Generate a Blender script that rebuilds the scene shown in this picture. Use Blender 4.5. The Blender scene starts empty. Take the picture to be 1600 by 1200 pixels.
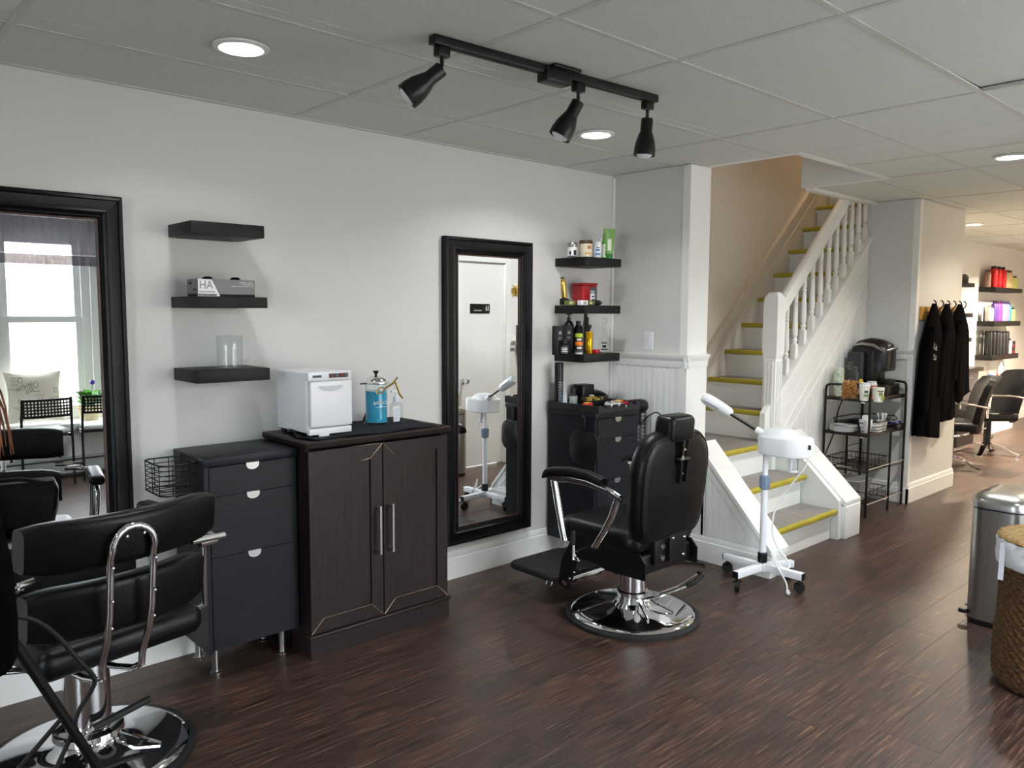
import bpy, math, random
from mathutils import Matrix, Vector
random.seed(11)
SC = bpy.context.scene; COL = SC.collection
PI = math.pi; sin = math.sin; cos = math.cos; R = math.radians

# ---------------------------------------------------------------- camera
FPX, PITCH, YAW, ROLL, EYE = 1240.17, .0898656, .8270206, .0046745, 1.5126
ZC, YW, XE = 2.4107, 3.477, 4.10           # ceiling height, long wall, short wall by the stairs
hd = Vector((cos(YAW), sin(YAW), 0)); rt0 = Vector((sin(YAW), -cos(YAW), 0)); zz = Vector((0, 0, 1))
fw = hd*cos(PITCH) - zz*sin(PITCH); up0 = hd*sin(PITCH) + zz*cos(PITCH)
rt = rt0*cos(ROLL) + up0*sin(ROLL); up = up0*cos(ROLL) - rt0*sin(ROLL)
cam = bpy.data.objects.new('camera', bpy.data.cameras.new('camera')); COL.objects.link(cam)
cam.matrix_world = Matrix(((rt.x, up.x, -fw.x, 0), (rt.y, up.y, -fw.y, 0), (rt.z, up.z, -fw.z, EYE), (0, 0, 0, 1)))
cam.data.sensor_width = 36; cam.data.lens = FPX/1600*36; cam.data.clip_start = .05
SC.camera = cam
def ray(px, py): return fw*FPX + rt*(px-800) - up*(py-600)
def onZ(px, py, z=0): d = ray(px, py); return Vector((0, 0, EYE)) + d*((z-EYE)/d.z)
def onY(px, py, y): d = ray(px, py); return Vector((0, 0, EYE)) + d*(y/d.y)
def proj(P):
    d = Vector(P)-Vector((0, 0, EYE)); c = d.dot(fw)
    return (800+FPX*d.dot(rt)/c, 600-FPX*d.dot(up)/c, c)

# ---------------------------------------------------------------- view, sky, lights
vs = SC.view_settings
vs.view_transform = 'Standard'; vs.look = 'None'; vs.gamma = 1; vs.use_curve_mapping = False
vs.exposure = 0.0
wd = bpy.data.worlds.new('overcast_sky'); SC.world = wd; wd.use_nodes = True
bg = wd.node_tree.nodes['Background']; bg.inputs[0].default_value = (.85, .925, 1, 1); bg.inputs[1].default_value = 15.8
def area(name, loc, rot, sx, sy=None, e=10, col=(1, 1, 1), shape='RECTANGLE', portal=False, spread=PI):
    l = bpy.data.lights.new(name, 'AREA'); l.shape = shape; l.size = sx
    if sy: l.size_y = sy
    l.energy = e; l.color = col; l.spread = spread
    if portal: l.cycles.is_portal = True
    o = bpy.data.objects.new(name, l); o.location = loc; o.rotation_euler = rot; COL.objects.link(o); return o
FRONT_X, RIGHT_Y = -2.3, -1.45
area('daylight_portal_shopfront', (FRONT_X-.08, .7, 1.15), (0, -PI/2, 0), 2.1, 1.0, portal=True)
area('daylight_portal_window', (1.8, RIGHT_Y-.16, 1.37), (PI/2, 0, 0), .8, 1.75, portal=True)
area('daylight_portal_display_window', (3.45, RIGHT_Y-.16, 1.2), (PI/2, 0, 0), 2.2, 2.1, portal=True)
DOWN_E, WARM_E = 9, 120

# ---------------------------------------------------------------- helpers: materials
def lin(c):
    if isinstance(c, str):
        c = [int(c[i:i+2], 16)/255 for i in (1, 3, 5)]
        c = [x/12.92 if x <= .04045 else ((x+.055)/1.055)**2.4 for x in c]
    return (c[0], c[1], c[2], 1)
MATS = {}
def mat(name, col, rough=.5, metal=0, var=.12, vs_=8, bump=0, bs=60, coat=0, trans=0, ior=1.45, emis=0, st=(1, 1, 1), spec=.5, alpha=1, col2=None):
    """principled with a noise that varies the colour and a finer noise for relief"""
    m = bpy.data.materials.new(name); m.use_nodes = True; nt = m.node_tree; b = nt.nodes['Principled BSDF']
    c = lin(col); L = nt.links.new
    tc = nt.nodes.new('ShaderNodeTexCoord'); mp = nt.nodes.new('ShaderNodeMapping'); mp.inputs['Scale'].default_value = st
    L(tc.outputs['Object'], mp.inputs[0])
    if var or col2:
        n = nt.nodes.new('ShaderNodeTexNoise'); n.inputs['Scale'].default_value = vs_; n.inputs['Detail'].default_value = 5
        L(mp.outputs[0], n.inputs['Vector'])
        r = nt.nodes.new('ShaderNodeValToRGB'); r.color_ramp.elements[0].position = .3; r.color_ramp.elements[1].position = .7
        if col2: lo, hi = c, lin(col2)
        else:
            lo = [x*(1-var) for x in c[:3]]+[1]; hi = [min(1, x*(1+var)) for x in c[:3]]+[1]
        r.color_ramp.elements[0].color = lo; r.color_ramp.elements[1].color = hi
        L(n.outputs['Fac'], r.inputs[0]); L(r.outputs[0], b.inputs['Base Color'])
        if emis: L(r.outputs[0], b.inputs['Emission Color'])
    else:
        b.inputs['Base Color'].default_value = c
        if emis: b.inputs['Emission Color'].default_value = c
    b.inputs['Roughness'].default_value = rough; b.inputs['Metallic'].default_value = metal
    b.inputs['Coat Weight'].default_value = coat; b.inputs['Transmission Weight'].default_value = trans
    b.inputs['IOR'].default_value = ior; b.inputs['Emission Strength'].default_value = emis
    b.inputs['Specular IOR Level'].default_value = spec; b.inputs['Alpha'].default_value = alpha
    if bump:
        n2 = nt.nodes.new('ShaderNodeTexNoise'); n2.inputs['Scale'].default_value = bs; n2.inputs['Detail'].default_value = 4
        L(mp.outputs[0], n2.inputs['Vector'])
        bm = nt.nodes.new('ShaderNodeBump'); bm.inputs['Strength'].default_value = bump; bm.inputs['Distance'].default_value = .01
        L(n2.outputs['Fac'], bm.inputs['Height']); L(bm.outputs[0], b.inputs['Normal'])
    MATS[name] = m; return m
def clear(name, tint, gloss):
    """thin clear sheet: lets light straight through, mirrors a little, more at grazing angles"""
    m = bpy.data.materials.new(name); m.use_nodes = True; nt = m.node_tree; nt.nodes.clear(); L = nt.links.new
    o = nt.nodes.new('ShaderNodeOutputMaterial'); mx = nt.nodes.new('ShaderNodeMixShader')
    t = nt.nodes.new('ShaderNodeBsdfTransparent'); g = nt.nodes.new('ShaderNodeBsdfGlossy'); lw = nt.nodes.new('ShaderNodeLayerWeight')
    t.inputs[0].default_value = lin(tint); g.inputs['Roughness'].default_value = .03; lw.inputs[0].default_value = .5
    pw = nt.nodes.new('ShaderNodeMath'); pw.operation = 'POWER'; pw.inputs[1].default_value = 4; L(lw.outputs['Facing'], pw.inputs[0])
    ma = nt.nodes.new('ShaderNodeMath'); ma.operation = 'MULTIPLY_ADD'; ma.inputs[1].default_value = .6; ma.inputs[2].default_value = gloss; L(pw.outputs[0], ma.inputs[0])
    L(ma.outputs[0], mx.inputs[0]); L(t.outputs[0], mx.inputs[1]); L(g.outputs[0], mx.inputs[2]); L(mx.outputs[0], o.inputs[0]); MATS[name] = m; return m

wall_m = mat('wall_paint', '#d6d6d3', .7, var=.015, vs_=2, bump=.04, bs=150)
white_m = mat('white_trim_paint', '#eaebe8', .42, var=.02, vs_=3)
tan_m = mat('warm_white_stair_wall', '#d8d0c2', .7, var=.02, vs_=2)
tile_m = mat('ceiling_tile_fibre', '#d6d8d2', .9, var=.05, vs_=140, bump=.35, bs=260)
grid_m = mat('ceiling_grid_paint', '#c6c7c1', .5, var=.02)
dark_m = mat('dark_void', '#0b0b0b', .9, var=0)
cab_m = mat('espresso_laminate', '#201818', .4, vs_=5, st=(14, 14, 1.2), col2='#302423', bump=.05, bs=20, spec=.35)
cabrim_m = mat('chipped_laminate_edge', '#b9a58c', .8, var=.3, vs_=60)
blk_m = mat('black_brown_laminate', '#101216', .45, vs_=4, st=(1.5, 1.5, 22), col2='#1a1d23', bump=.08, bs=18, spec=.32)
blk_flat = mat('black_laminate', '#1c1d20', .4, var=.2, vs_=6)
shelf_m = mat('black_shelf_foil', '#151515', .5, vs_=5, st=(2, 20, 20), col2='#1c1b1b', spec=.3)
frame_m = mat('black_lacquer_frame', '#070708', .34, var=.2, vs_=9, spec=.28)
frame_rim = mat('worn_bronze_rim', '#3a2620', .35, var=.4, vs_=40)
mirror_m = mat('mirror_glass', (.86, .88, .88), .0, 1, var=0)
leather_m = mat('black_leather', '#090a0c', .36, var=.25, vs_=12, bump=.10, bs=170, spec=.3)
chrome_m = mat('chrome', (.82, .82, .84), .06, 1, var=0)
steel_m = mat('brushed_steel', '#a9a8a4', .28, 1, var=.1, vs_=3, st=(90, 90, 1))
nickel_m = mat('satin_nickel', '#b7b6b2', .3, 1, var=.05)
rubber_m = mat('black_rubber', '#141414', .65, var=.2, vs_=30, bump=.1, bs=120)
plastic_b = mat('black_plastic', '#0b0b0c', .36, var=.15)
iron_m = mat('black_iron', '#151412', .45, .3, var=.2, vs_=30)
plastic_w = mat('white_plastic', '#e9ebee', .3, var=.02, vs_=5)
plastic_g = mat('grey_plastic', '#8f959b', .45, var=.05)
blue_grey = mat('blue_grey_plastic', '#7f8fa6', .5, var=.06)
cloth_b = mat('black_towel', '#0c1018', .95, var=.35, vs_=60, bump=.6, bs=420)
robe_m = mat('black_robe_cloth', '#040406', .95, var=.25, vs_=20, bump=.2, bs=300, spec=.05)
yellow_m = mat('yellow_nosing', '#a89a2c', .5, var=.1, vs_=10)
tread_m = mat('grey_tread_vinyl', '#7f7a76', .5, vs_=6, st=(3, 3, 3), col2='#8f8a84', bump=.05)
glass_m = clear('clear_glass', '#fbfdfd', .03)
pane_m = clear('window_pane', '#fdfefe', .03)
thinplast = clear('clear_plastic', '#f6f8f8', .05)
lamp_m = mat('lamp_lens', (1, .98, .95), .5, var=0, emis=14)
warm_lamp = mat('warm_lamp_lens', (1, .9, .74), .5, var=0, emis=14)
gold_m = mat('gold', '#e3bd66', .22, 1, var=.15, vs_=20)
paper_m = mat('white_paper', '#e6e6e6', .8, var=.03)
ink_m = mat('black_ink', '#141416', .7, var=0)
red_m = mat('red_plastic', '#b3121c', .3, var=.1)
RB = {}
def pm(hexcol, rough=.35):
    """plain coloured plastic / print"""
    k = (hexcol, rough)
    if k not in RB: RB[k] = mat('coloured_'+hexcol[1:], hexcol, rough, var=.08, vs_=14)
    return RB[k]

# floor planks: each plank its own tone, streaky grain along its length
m = bpy.data.materials.new('dark_vinyl_plank'); m.use_nodes = True; nt = m.node_tree; L = nt.links.new; b = nt.nodes['Principled BSDF']
ge = nt.nodes.new('ShaderNodeNewGeometry'); oi = nt.nodes.new('ShaderNodeObjectInfo')
ad = nt.nodes.new('ShaderNodeVectorMath'); ad.operation = 'MULTIPLY_ADD'
cx = nt.nodes.new('ShaderNodeCombineXYZ'); L(oi.outputs['Random'], cx.inputs[0]); L(oi.outputs['Random'], cx.inputs[1])
L(cx.outputs[0], ad.inputs[0]); ad.inputs[1].default_value = (31, 17, 0); L(ge.outputs['Position'], ad.inputs[2])
mp = nt.nodes.new('ShaderNodeMapping'); mp.inputs['Scale'].default_value = (2.0, 46, 1); L(ad.outputs[0], mp.inputs[0])
n1 = nt.nodes.new('ShaderNodeTexNoise'); n1.inputs['Scale'].default_value = 2.2; n1.inputs['Detail'].default_value = 9; n1.inputs['Roughness'].default_value = .68
L(mp.outputs[0], n1.inputs['Vector'])
r1 = nt.nodes.new('ShaderNodeValToRGB'); e = r1.color_ramp.elements
e[0].position = .34; e[0].color = lin('#241b19'); e[1].position = .69; e[1].color = lin('#93765a')
for p, c in ((.43, '#372924'), (.52, '#47362f'), (.60, '#614839')): q = e.new(p); q.color = lin(c)
L(n1.outputs['Fac'], r1.inputs[0])
mp2 = nt.nodes.new('ShaderNodeMapping'); mp2.inputs['Scale'].default_value = (2.2, 7, 1); L(ad.outputs[0], mp2.inputs[0])
n2 = nt.nodes.new('ShaderNodeTexNoise'); n2.inputs['Scale'].default_value = 1.3; n2.inputs['Detail'].default_value = 3; L(mp2.outputs[0], n2.inputs['Vector'])
r2 = nt.nodes.new('ShaderNodeValToRGB'); r2.color_ramp.elements[0].position = .35; r2.color_ramp.elements[1].position = .7
r2.color_ramp.elements[0].color = (.66, .66, .69, 1); r2.color_ramp.elements[1].color = (1.1, .95, .85, 1); L(n2.outputs['Fac'], r2.inputs[0])
mu = nt.nodes.new('ShaderNodeMix'); mu.data_type = 'RGBA'; mu.blend_type = 'MULTIPLY'; mu.inputs[0].default_value = 1
L(r1.outputs[0], mu.inputs[6]); L(r2.outputs[0], mu.inputs[7])
hv = nt.nodes.new('ShaderNodeHueSaturation'); mr = nt.nodes.new('ShaderNodeMapRange'); mr.inputs[3].default_value = .86; mr.inputs[4].default_value = 1.14
L(oi.outputs['Random'], mr.inputs[0]); L(mr.outputs[0], hv.inputs['Value']); L(mu.outputs[2], hv.inputs['Color']); L(hv.outputs[0], b.inputs['Base Color'])
b.inputs['Roughness'].default_value = .4
rr = nt.nodes.new('ShaderNodeMapRange'); rr.inputs[3].default_value = .3; rr.inputs[4].default_value = .5; L(n1.outputs['Fac'], rr.inputs[0]); L(rr.outputs[0], b.inputs['Roughness'])
bu = nt.nodes.new('ShaderNodeBump'); bu.inputs['Strength'].default_value = .12; bu.inputs['Distance'].default_value = .004; L(n1.outputs['Fac'], bu.inputs['Height']); L(bu.outputs[0], b.inputs['Normal'])
floor_m = m

# ---------------------------------------------------------------- helpers: meshes
T = Matrix.Translation
def Rx(a): return Matrix.Rotation(a, 4, 'X')
def Ry(a): return Matrix.Rotation(a, 4, 'Y')
def Rz(a): return Matrix.Rotation(a, 4, 'Z')
class MB:
    def __init__(s): s.v = []; s.f = []
    def add(s, vs_, fs, M=None):
        o = len(s.v)
        s.v += [tuple(M @ Vector(p)) if M else tuple(p) for p in vs_]
        s.f += [tuple(i+o for i in f) for f in fs]; return s
    def box(s, x0, x1, y0, y1, z0, z1, M=None):
        return s.add([(x, y, z) for z in (z0, z1) for y in (y0, y1) for x in (x0, x1)],
                     [(0, 2, 3, 1), (4, 5, 7, 6), (0, 1, 5, 4), (2, 6, 7, 3), (0, 4, 6, 2), (1, 3, 7, 5)], M)
    def rbox(s, x0, x1, y0, y1, z0, z1, r=.01, n=2, M=None):
        h = [(x1-x0)/2, (y1-y0)/2, (z1-z0)/2]; c = Vector(((x0+x1)/2, (y0+y1)/2, (z0+z1)/2)); r = min([r]+[q*.999 for q in h])
        ax = []
        for q in h:
            a = [-q+r*i/n for i in range(n+1)]; ax.append(a+[-t for t in reversed(a)])
        idx = {}; vs_ = []; fs = []
        def vid(p):
            k = tuple(round(t, 6) for t in p)
            if k not in idx:
                q = Vector([max(-(h[i]-r), min(h[i]-r, p[i])) for i in range(3)]); d = Vector(p)-q
                idx[k] = len(vs_); vs_.append(c+q+(d*(r/d.length) if d.length > 1e-9 else d))
            return idx[k]
        for a in range(3):
            u, w = (a+1) % 3, (a+2) % 3
            for sg in (-1, 1):
                for i in range(len(ax[u])-1):
                    for j in range(len(ax[w])-1):
                        qd = []
                        for (di, dj) in ((0, 0), (1, 0), (1, 1), (0, 1)):
                            p = [0, 0, 0]; p[a] = sg*h[a]; p[u] = ax[u][i+di]; p[w] = ax[w][j+dj]; qd.append(vid(p))
                        if sg < 0: qd.reverse()
                        if len(set(qd)) == 4: fs.append(tuple(qd))
        return s.add(vs_, fs, M)
    def loft(s, rings, closed=True, caps=True, M=None):
        n = len(rings[0]); vs_ = [p for r_ in rings for p in r_]; fs = []
        for i in range(len(rings)-1):
            for j in range(n if closed else n-1):
                k = (j+1) % n; fs.append((i*n+j, i*n+k, (i+1)*n+k, (i+1)*n+j))
        if caps and closed: fs.append(tuple(reversed(range(n)))); fs.append(tuple((len(rings)-1)*n+j for j in range(n)))
        return s.add(vs_, fs, M)
    def lathe(s, prof, n=20, M=None, c=(0, 0, 0), sy=1):
        rings = [[(c[0]+r_*cos(2*PI*j/n), c[1]+r_*sy*sin(2*PI*j/n), c[2]+z) for j in range(n)] for r_, z in prof]
        return s.loft(rings, True, True, M)
    def cyl(s, x, y, z0, z1, r_, n=16, M=None): return s.lathe([(r_, z0), (r_, z1)], n, M, (x, y, 0))
    def tube(s, pts, r_, n=8, loop=False, M=None):
        P = [Vector(p) for p in pts]; N = len(P); rad = r_ if isinstance(r_, (list, tuple)) else [r_]*N
        tg = []
        for i in range(N):
            a = P[i-1] if (i or loop) else P[0]; c = P[(i+1) % N] if (i < N-1 or loop) else P[-1]
            t = c-a; tg.append(t.normalized() if t.length > 1e-9 else Vector((0, 0, 1)))
        nr = tg[0].orthogonal().normalized(); rings = []
        for i in range(N):
            nr = (nr-tg[i]*nr.dot(tg[i])); nr = nr.normalized() if nr.length > 1e-6 else tg[i].orthogonal().normalized()
            bi = tg[i].cross(nr); rings.append([P[i]+(nr*cos(2*PI*k/n)+bi*sin(2*PI*k/n))*rad[i] for k in range(n)])
        if loop: rings.append(rings[0]); return s.loft(rings, True, False, M)
        return s.loft(rings, True, True, M)
    def ext(s, poly, d0, d1, M=None):
        """polygon in the xz plane, extruded along y from d0 to d1"""
        a = sum(poly[i][0]*poly[(i+1) % len(poly)][1]-poly[(i+1) % len(poly)][0]*poly[i][1] for i in range(len(poly)))
        if a < 0: poly = list(reversed(poly))
        n = len(poly)
        return s.add([(x, d0, z) for x, z in poly]+[(x, d1, z) for x, z in poly],
                     [tuple(range(n)), tuple(reversed(range(n, 2*n)))]+[(i, i+n, (i+1) % n+n, (i+1) % n) for i in range(n)], M)
    def mesh(s, name='mesh', smooth=38):
        me = bpy.data.meshes.new(name); me.from_pydata(s.v, [], s.f); me.update()
        if smooth:
            me.polygons.foreach_set('use_smooth', [True]*len(me.polygons)); me.set_sharp_from_angle(angle=R(smooth))
        return me
    def build(s, name, m, parent=None, smooth=38, label=None):
        return link(name, s.mesh(name, smooth), m, parent, label)
def link(name, me, m=None, parent=None, label=None):
    if m: me.materials.clear(); me.materials.append(m)
    o = bpy.data.objects.new(name, me); COL.objects.link(o)
    if parent: o.parent = parent
    if label: o['label'] = label
    return o
def tag(o, label, cat, group=None):
    o['label'] = label; o['category'] = cat
    if group: o['group'] = group
    return o
def thing(name, label, cat, loc=(0, 0, 0), rz=0, group=None):
    o = bpy.data.objects.new(name, None); COL.objects.link(o); o.empty_display_size = .05
    o.location = loc; o.rotation_euler = (0, 0, rz); return tag(o, label, cat, group)
def struct(o): o['kind'] = 'structure'; return o
def sempty(name, loc=(0, 0, 0)):
    o = bpy.data.objects.new(name, None); COL.objects.link(o); o.location = loc; o.empty_display_size = .05; return struct(o)
def copy_tree(o, parent=None):
    c = o.copy(); COL.objects.link(c)
    if parent: c.parent = parent
    for ch in list(o.children): copy_tree(ch, c)
    return c
def dup(root, loc, rz=None, label=None):
    c = copy_tree(root); c.location = loc
    if rz is not None: c.rotation_euler = (0, 0, rz)
    if label: c['label'] = label
    return c
def rnd_path(pts, k=2, loop=False):
    P = [Vector(p) for p in pts]
    for _ in range(k):
        q = [] if loop else [P[0]]
        for i in range(len(P) if loop else len(P)-1):
            a, c = P[i], P[(i+1) % len(P)]; q += [a*.75+c*.25, a*.25+c*.75]
        if not loop: q.append(P[-1])
        P = q
    return P
def rrect(w, h, r_, n=5, cx=0, cy=0):
    out = []
    for (sx, sy, a0) in ((1, 1, 0), (-1, 1, PI/2), (-1, -1, PI), (1, -1, 1.5*PI)):
        for i in range(n+1):
            a = a0+PI/2*i/n; out.append((cx+sx*(w/2-r_)+r_*cos(a), cy+sy*(h/2-r_)+r_*sin(a)))
    return out
def text(s, size, m, parent, M, align='CENTER', name='lettering', depth=.0004, sx=1):
    cu = bpy.data.curves.new('lettering', 'FONT'); cu.body = s; cu.size = size; cu.align_x = align; cu.align_y = 'CENTER'; cu.extrude = depth; cu.resolution_u = 2
    o = bpy.data.objects.new('lettering_curve', cu); COL.objects.link(o)
    me = bpy.data.meshes.new_from_object(o.evaluated_get(bpy.context.evaluated_depsgraph_get()))
    bpy.data.objects.remove(o); me.transform(M @ Matrix.Diagonal((sx, 1, 1, 1))); return link(name, me, m, parent)
FACE_MY = Rx(PI/2)                # text standing on a face that looks to -y
FACE_MX = Rz(-PI/2) @ Rx(PI/2)    # on a face that looks to -x
FACE_PY = Rz(PI) @ Rx(PI/2)       # on a face that looks to +y
ORD = ['first', 'second', 'third', 'fourth', 'fifth', 'sixth', 'seventh', 'eighth', 'ninth', 'tenth', 'eleventh', 'twelfth', 'thirteenth', 'fourteenth']

# ================================================================ the setting
S_ = .6096
# floor: base + planks running along the long wall
fl = struct(MB().box(-2.4, 13.7, -1.5, 3.55, -.06, -.008).build('floor', dark_m, smooth=0))
PW, PL = .184, 1.22
pl_mesh = {}
def plank_mesh(l, w):
    k = (round(l, 3), round(w, 3))
    if k not in pl_mesh:
        g, c = .0003, .0006; a, bb = l/2-g, w/2-g
        vs_ = [(sx*a, sy*bb, -.008) for sx, sy in ((-1, -1), (1, -1), (1, 1), (-1, 1))]+[(sx*a, sy*bb, -c) for sx, sy in ((-1, -1), (1, -1), (1, 1), (-1, 1))]+[(sx*(a-c), sy*(bb-c), 0) for sx, sy in ((-1, -1), (1, -1), (1, 1), (-1, 1))]
        fs = [(8, 9, 10, 11)]+[(q+o, (q+1) % 4+o, (q+1) % 4+o+4, q+o+4) for o in (0, 4) for q in range(4)]
        me = bpy.data.meshes.new('plank'); me.from_pydata(vs_, [], fs); me.materials.append(floor_m); pl_mesh[k] = me
    return pl_mesh[k]
spots = []; y = YW+.02-PW/2; row = 0
while y > -1.5:
    x = -2.4-(row*.437 % 1)*PL
    while x < 13.7:
        a, c = max(x, -2.4), min(x+PL, 13.7)
        if c-a > .05:
            px, py, d = proj(((a+c)/2, y, 0)); seen = d > .3 and -250 < px < 1850 and 520 < py < 1500
            spots.append((seen, -d, (a+c)/2, y, c-a))
        x += PL
    y -= PW; row += 1
spots.sort(reverse=True)
rest = MB()
for i, (seen, d, x, y, l) in enumerate(spots):
    if seen and i < 290:
        o = link('plank', plank_mesh(l, PW), None, fl); o.location = (x, y, 0)
    else: rest.add(*[(lambda me: ([v.co+Vector((x, y, 0)) for v in me.vertices], [tuple(p.vertices) for p in me.polygons]))(plank_mesh(l, PW))][0])
o = rest.build('planks_beyond', floor_m, fl, 0); o['kind'] = 'stuff'

# ceiling: tee grid with lay-in tiles, an opening over the stairs
ce = sempty('ceiling', (0, 0, ZC))
GX = [-2.4, -1.84, -.63, .589, 1.808, 2.418, 3.637, 4.856, 5.466, 6.685, 7.904, 9.123, 10.342, 11.561, 12.78, 13.7]
GY = [-1.5, -1.282, -.672, -.062, .547, 1.157, 1.766, 2.376, 2.985, 3.52]
OX, OY1, OX2, OY2 = 4.30, 2.30, 5.44, 2.86      # opening: x > OX and y > OY1, from OX2 on only y > OY2
def in_open(x0, x1, y0, y1):
    """pieces of a rectangle left after cutting out the stair opening"""
    out = []
    xs = sorted({x0, x1, *[q for q in (OX, OX2, 8.4) if x0 < q < x1]}); ys = sorted({y0, y1, *[q for q in (OY1, OY2) if y0 < q < y1]})
    for a, c in zip(xs, xs[1:]):
        for e_, f_ in zip(ys, ys[1:]):
            mx, my = (a+c)/2, (e_+f_)/2
            if not ((OX < mx < OX2 and my > OY1) or (OX2 <= mx < 8.4 and my > OY2)): out.append((a, c, e_, f_))
    return out
for i in range(len(GX)-1):
    for j in range(len(GY)-1):
        whole = in_open(GX[i], GX[i+1], GY[j], GY[j+1])
        if not whole: continue
        mb = MB()
        for (a, c, e_, f_) in whole: mb.box(a+.002, c-.002, e_+.002, f_-.002, .003, .018)
        t = mb.build('ceiling_tile', tile_m, ce, 0)
        if i == 5 and j == 4:     # this tile sits crooked in its frame, its far edge lifted
            t.rotation_euler = (0, -.014, 0); t.location = (0, 0, -2.418*.014)
for x in GX[1:-1]:
    for (a, c) in ((-1.5, 3.52),):
        segs = [(-1.5, 3.52)] if not (OX < x < 8.4) else [(-1.5, OY1 if x < OX2 else OY2)]
        for (e_, f_) in segs: MB().box(x-.012, x+.012, e_, f_, 0, .0028).build('grid_bar', grid_m, ce, 0)
for y in GY[1:-1]:
    segs = [(-2.4, 13.7)] if y < OY1 else ([(-2.4, OX), (OX2, 13.7)] if y < OY2 else [(-2.4, OX), (8.4, 13.7)])
    for (a, c) in segs: MB().box(a, c, y-.012, y+.012, .0005, .0029).build('grid_bar', grid_m, ce, 0)
MB().box(-2.4, XE, YW-.022, YW, -.002, .003).build('wall_angle', grid_m, ce, 0)
mb = MB()
for (a, c, e_, f_) in in_open(-2.4, 13.7, -1.5, 3.52): mb.box(a, c, e_, f_, .12, .16)
mb.build('ceiling_deck', dark_m, ce, 0)
# upstands round the stair opening (the floor above cut open)
def S(name, m, *boxes, smooth=0):
    mb = MB()
    for b_ in boxes: mb.box(*b_)
    return struct(mb.build(name, m, None, smooth))
S('wall_stairwell', white_m, (OX2-.006, OX2+.06, OY1-.05, OY2, ZC-.001, 4.9), (OX-.06, OX, OY1-.05, YW, ZC, 4.9), (OX, OX2, OY1-.05, OY1, ZC, 4.9), (OX2+.06, 8.4, OY2-.06, OY2, ZC-.02, 4.9), (8.4, 8.46, OY2-.06, YW, ZC, 4.9), (4.2, 8.5, OY1-.05, YW+.1, 4.9, 4.96))
# long wall: shop part, stair part (warm white), back part
S('wall_left', wall_m, (-2.4, XE+.2, YW, YW+.1, 0, 4.9))
S('wall_stair_back', tan_m, (XE+.2, 8.5, YW, YW+.1, 0, 4.9))
S('wall_back_room', wall_m, (8.5, 13.7, YW, YW+.1, 0, 4.9))
S('wall_far', wall_m, (13.6, 13.7, .9, YW, 0, ZC+.1))
# short wall by the stairs
YE = 2.87
S('wall_end', wall_m, (XE, XE+.2, YE, YW, 0, ZC))
S('wall_pier', wall_m, (6.58, 7.58, 2.47, 2.897, 0, ZC), (7.53, 7.58, 2.897, YW, 0, ZC))
S('trim_pier_corner', white_m, (6.572, 6.62, 2.462, 2.51, .15, ZC-.005))
S('trim_end_corner', white_m, (XE-.008, XE+.205, YE-.008, YE+.045, 1.25, ZC-.003))
S('trim_inner_corner', white_m, (XE-.018, XE, YW-.018, YW, .95, ZC-.02))
# chair rails
def prof_x(name, x0, x1, y, prof, parent=None):
    """moulding along x on a wall whose face looks to -y"""
    return struct(MB().loft([[(x, y-d, z) for d, z in prof] for x in (x0, x1)]).build(name, white_m, parent, 25))
def prof_y(name, y0, y1, x, prof, parent=None):
    return struct(MB().loft([[(x-d, y, z) for d, z in prof] for y in (y1, y0)]).build(name, white_m, parent, 25))
RAIL = [(0, 1.175), (.012, 1.175), (.016, 1.19), (.016, 1.215), (.026, 1.228), (.034, 1.248), (.034, 1.256), (0, 1.256)]
BASE = [(0, 0), (.016, 0), (.016, .118), (.011, .124), (.011, .142), (.005, .156), (0, .158)]
prof_y('trim_1', YE-.03, YW, XE, RAIL); prof_x('trim_2', XE-.03, XE+.21, YE-.0, RAIL)
prof_x('baseboard_left', -2.3, XE-.016, YW, BASE); prof_y('baseboard_end', 2.253, YW, XE, BASE)
prof_y('trim_3', 2.465, 2.85, 6.58, [(d, z-.02) for d, z in RAIL]); prof_y('baseboard_pier_side', 2.454, 2.85, 6.58, BASE); prof_x('baseboard_pier', 6.564, 7.58, 2.47, BASE)
prof_x('baseboard_back', 7.58, 13.6, YW, BASE)
# beadboard: grooved boarding
def bead(name, w0, w1, z0f, z1f, place, pitch=.045, parent=None):
    """boards between w0 and w1 with a bead joint every pitch; z-range may vary along w; place(w,d,z) -> point, d = out of the wall"""
    prof = []; w = w0
    while w < w1-1e-6:
        e_ = min(w+pitch, w1); prof += [(w, .001), (w+.003, .006), (max(w+.004, e_-.009), .006), (max(w+.005, e_-.006), .0025), (max(w+.006, e_-.003), .006)]; w = e_
    prof.append((w1, .001)); rings = [[place(w, d, z0f(w)) for w, d in prof], [place(w, d, z1f(w)) for w, d in prof]]
    mb = MB(); mb.loft(rings, closed=False, caps=False); o = mb.build(name, white_m, parent, 20); return o if parent else struct(o)
slope_w = lambda y: .138+(y-2.238)*1.105
bead('wall_end_beadboard', YE+.05, YW, lambda y: .158, lambda y: 1.175, lambda w, d, z: (XE-d, w, z))
S('trim_end_stile', white_m, (XE-.012, XE+.205, YE-.012, YE+.05, .158, 1.175))
o = thing('light_switch', 'white light switch plate above the chair rail beside the stairs', 'switch', (XE, 3.16, 1.335))
MB().rbox(-.006, 0, -.035, .035, -.057, .057, .004).build('plate', plastic_w, o); MB().rbox(-.009, -.005, -.012, .012, -.03, .03, .002).build('rocker', plastic_w, o)

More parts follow.
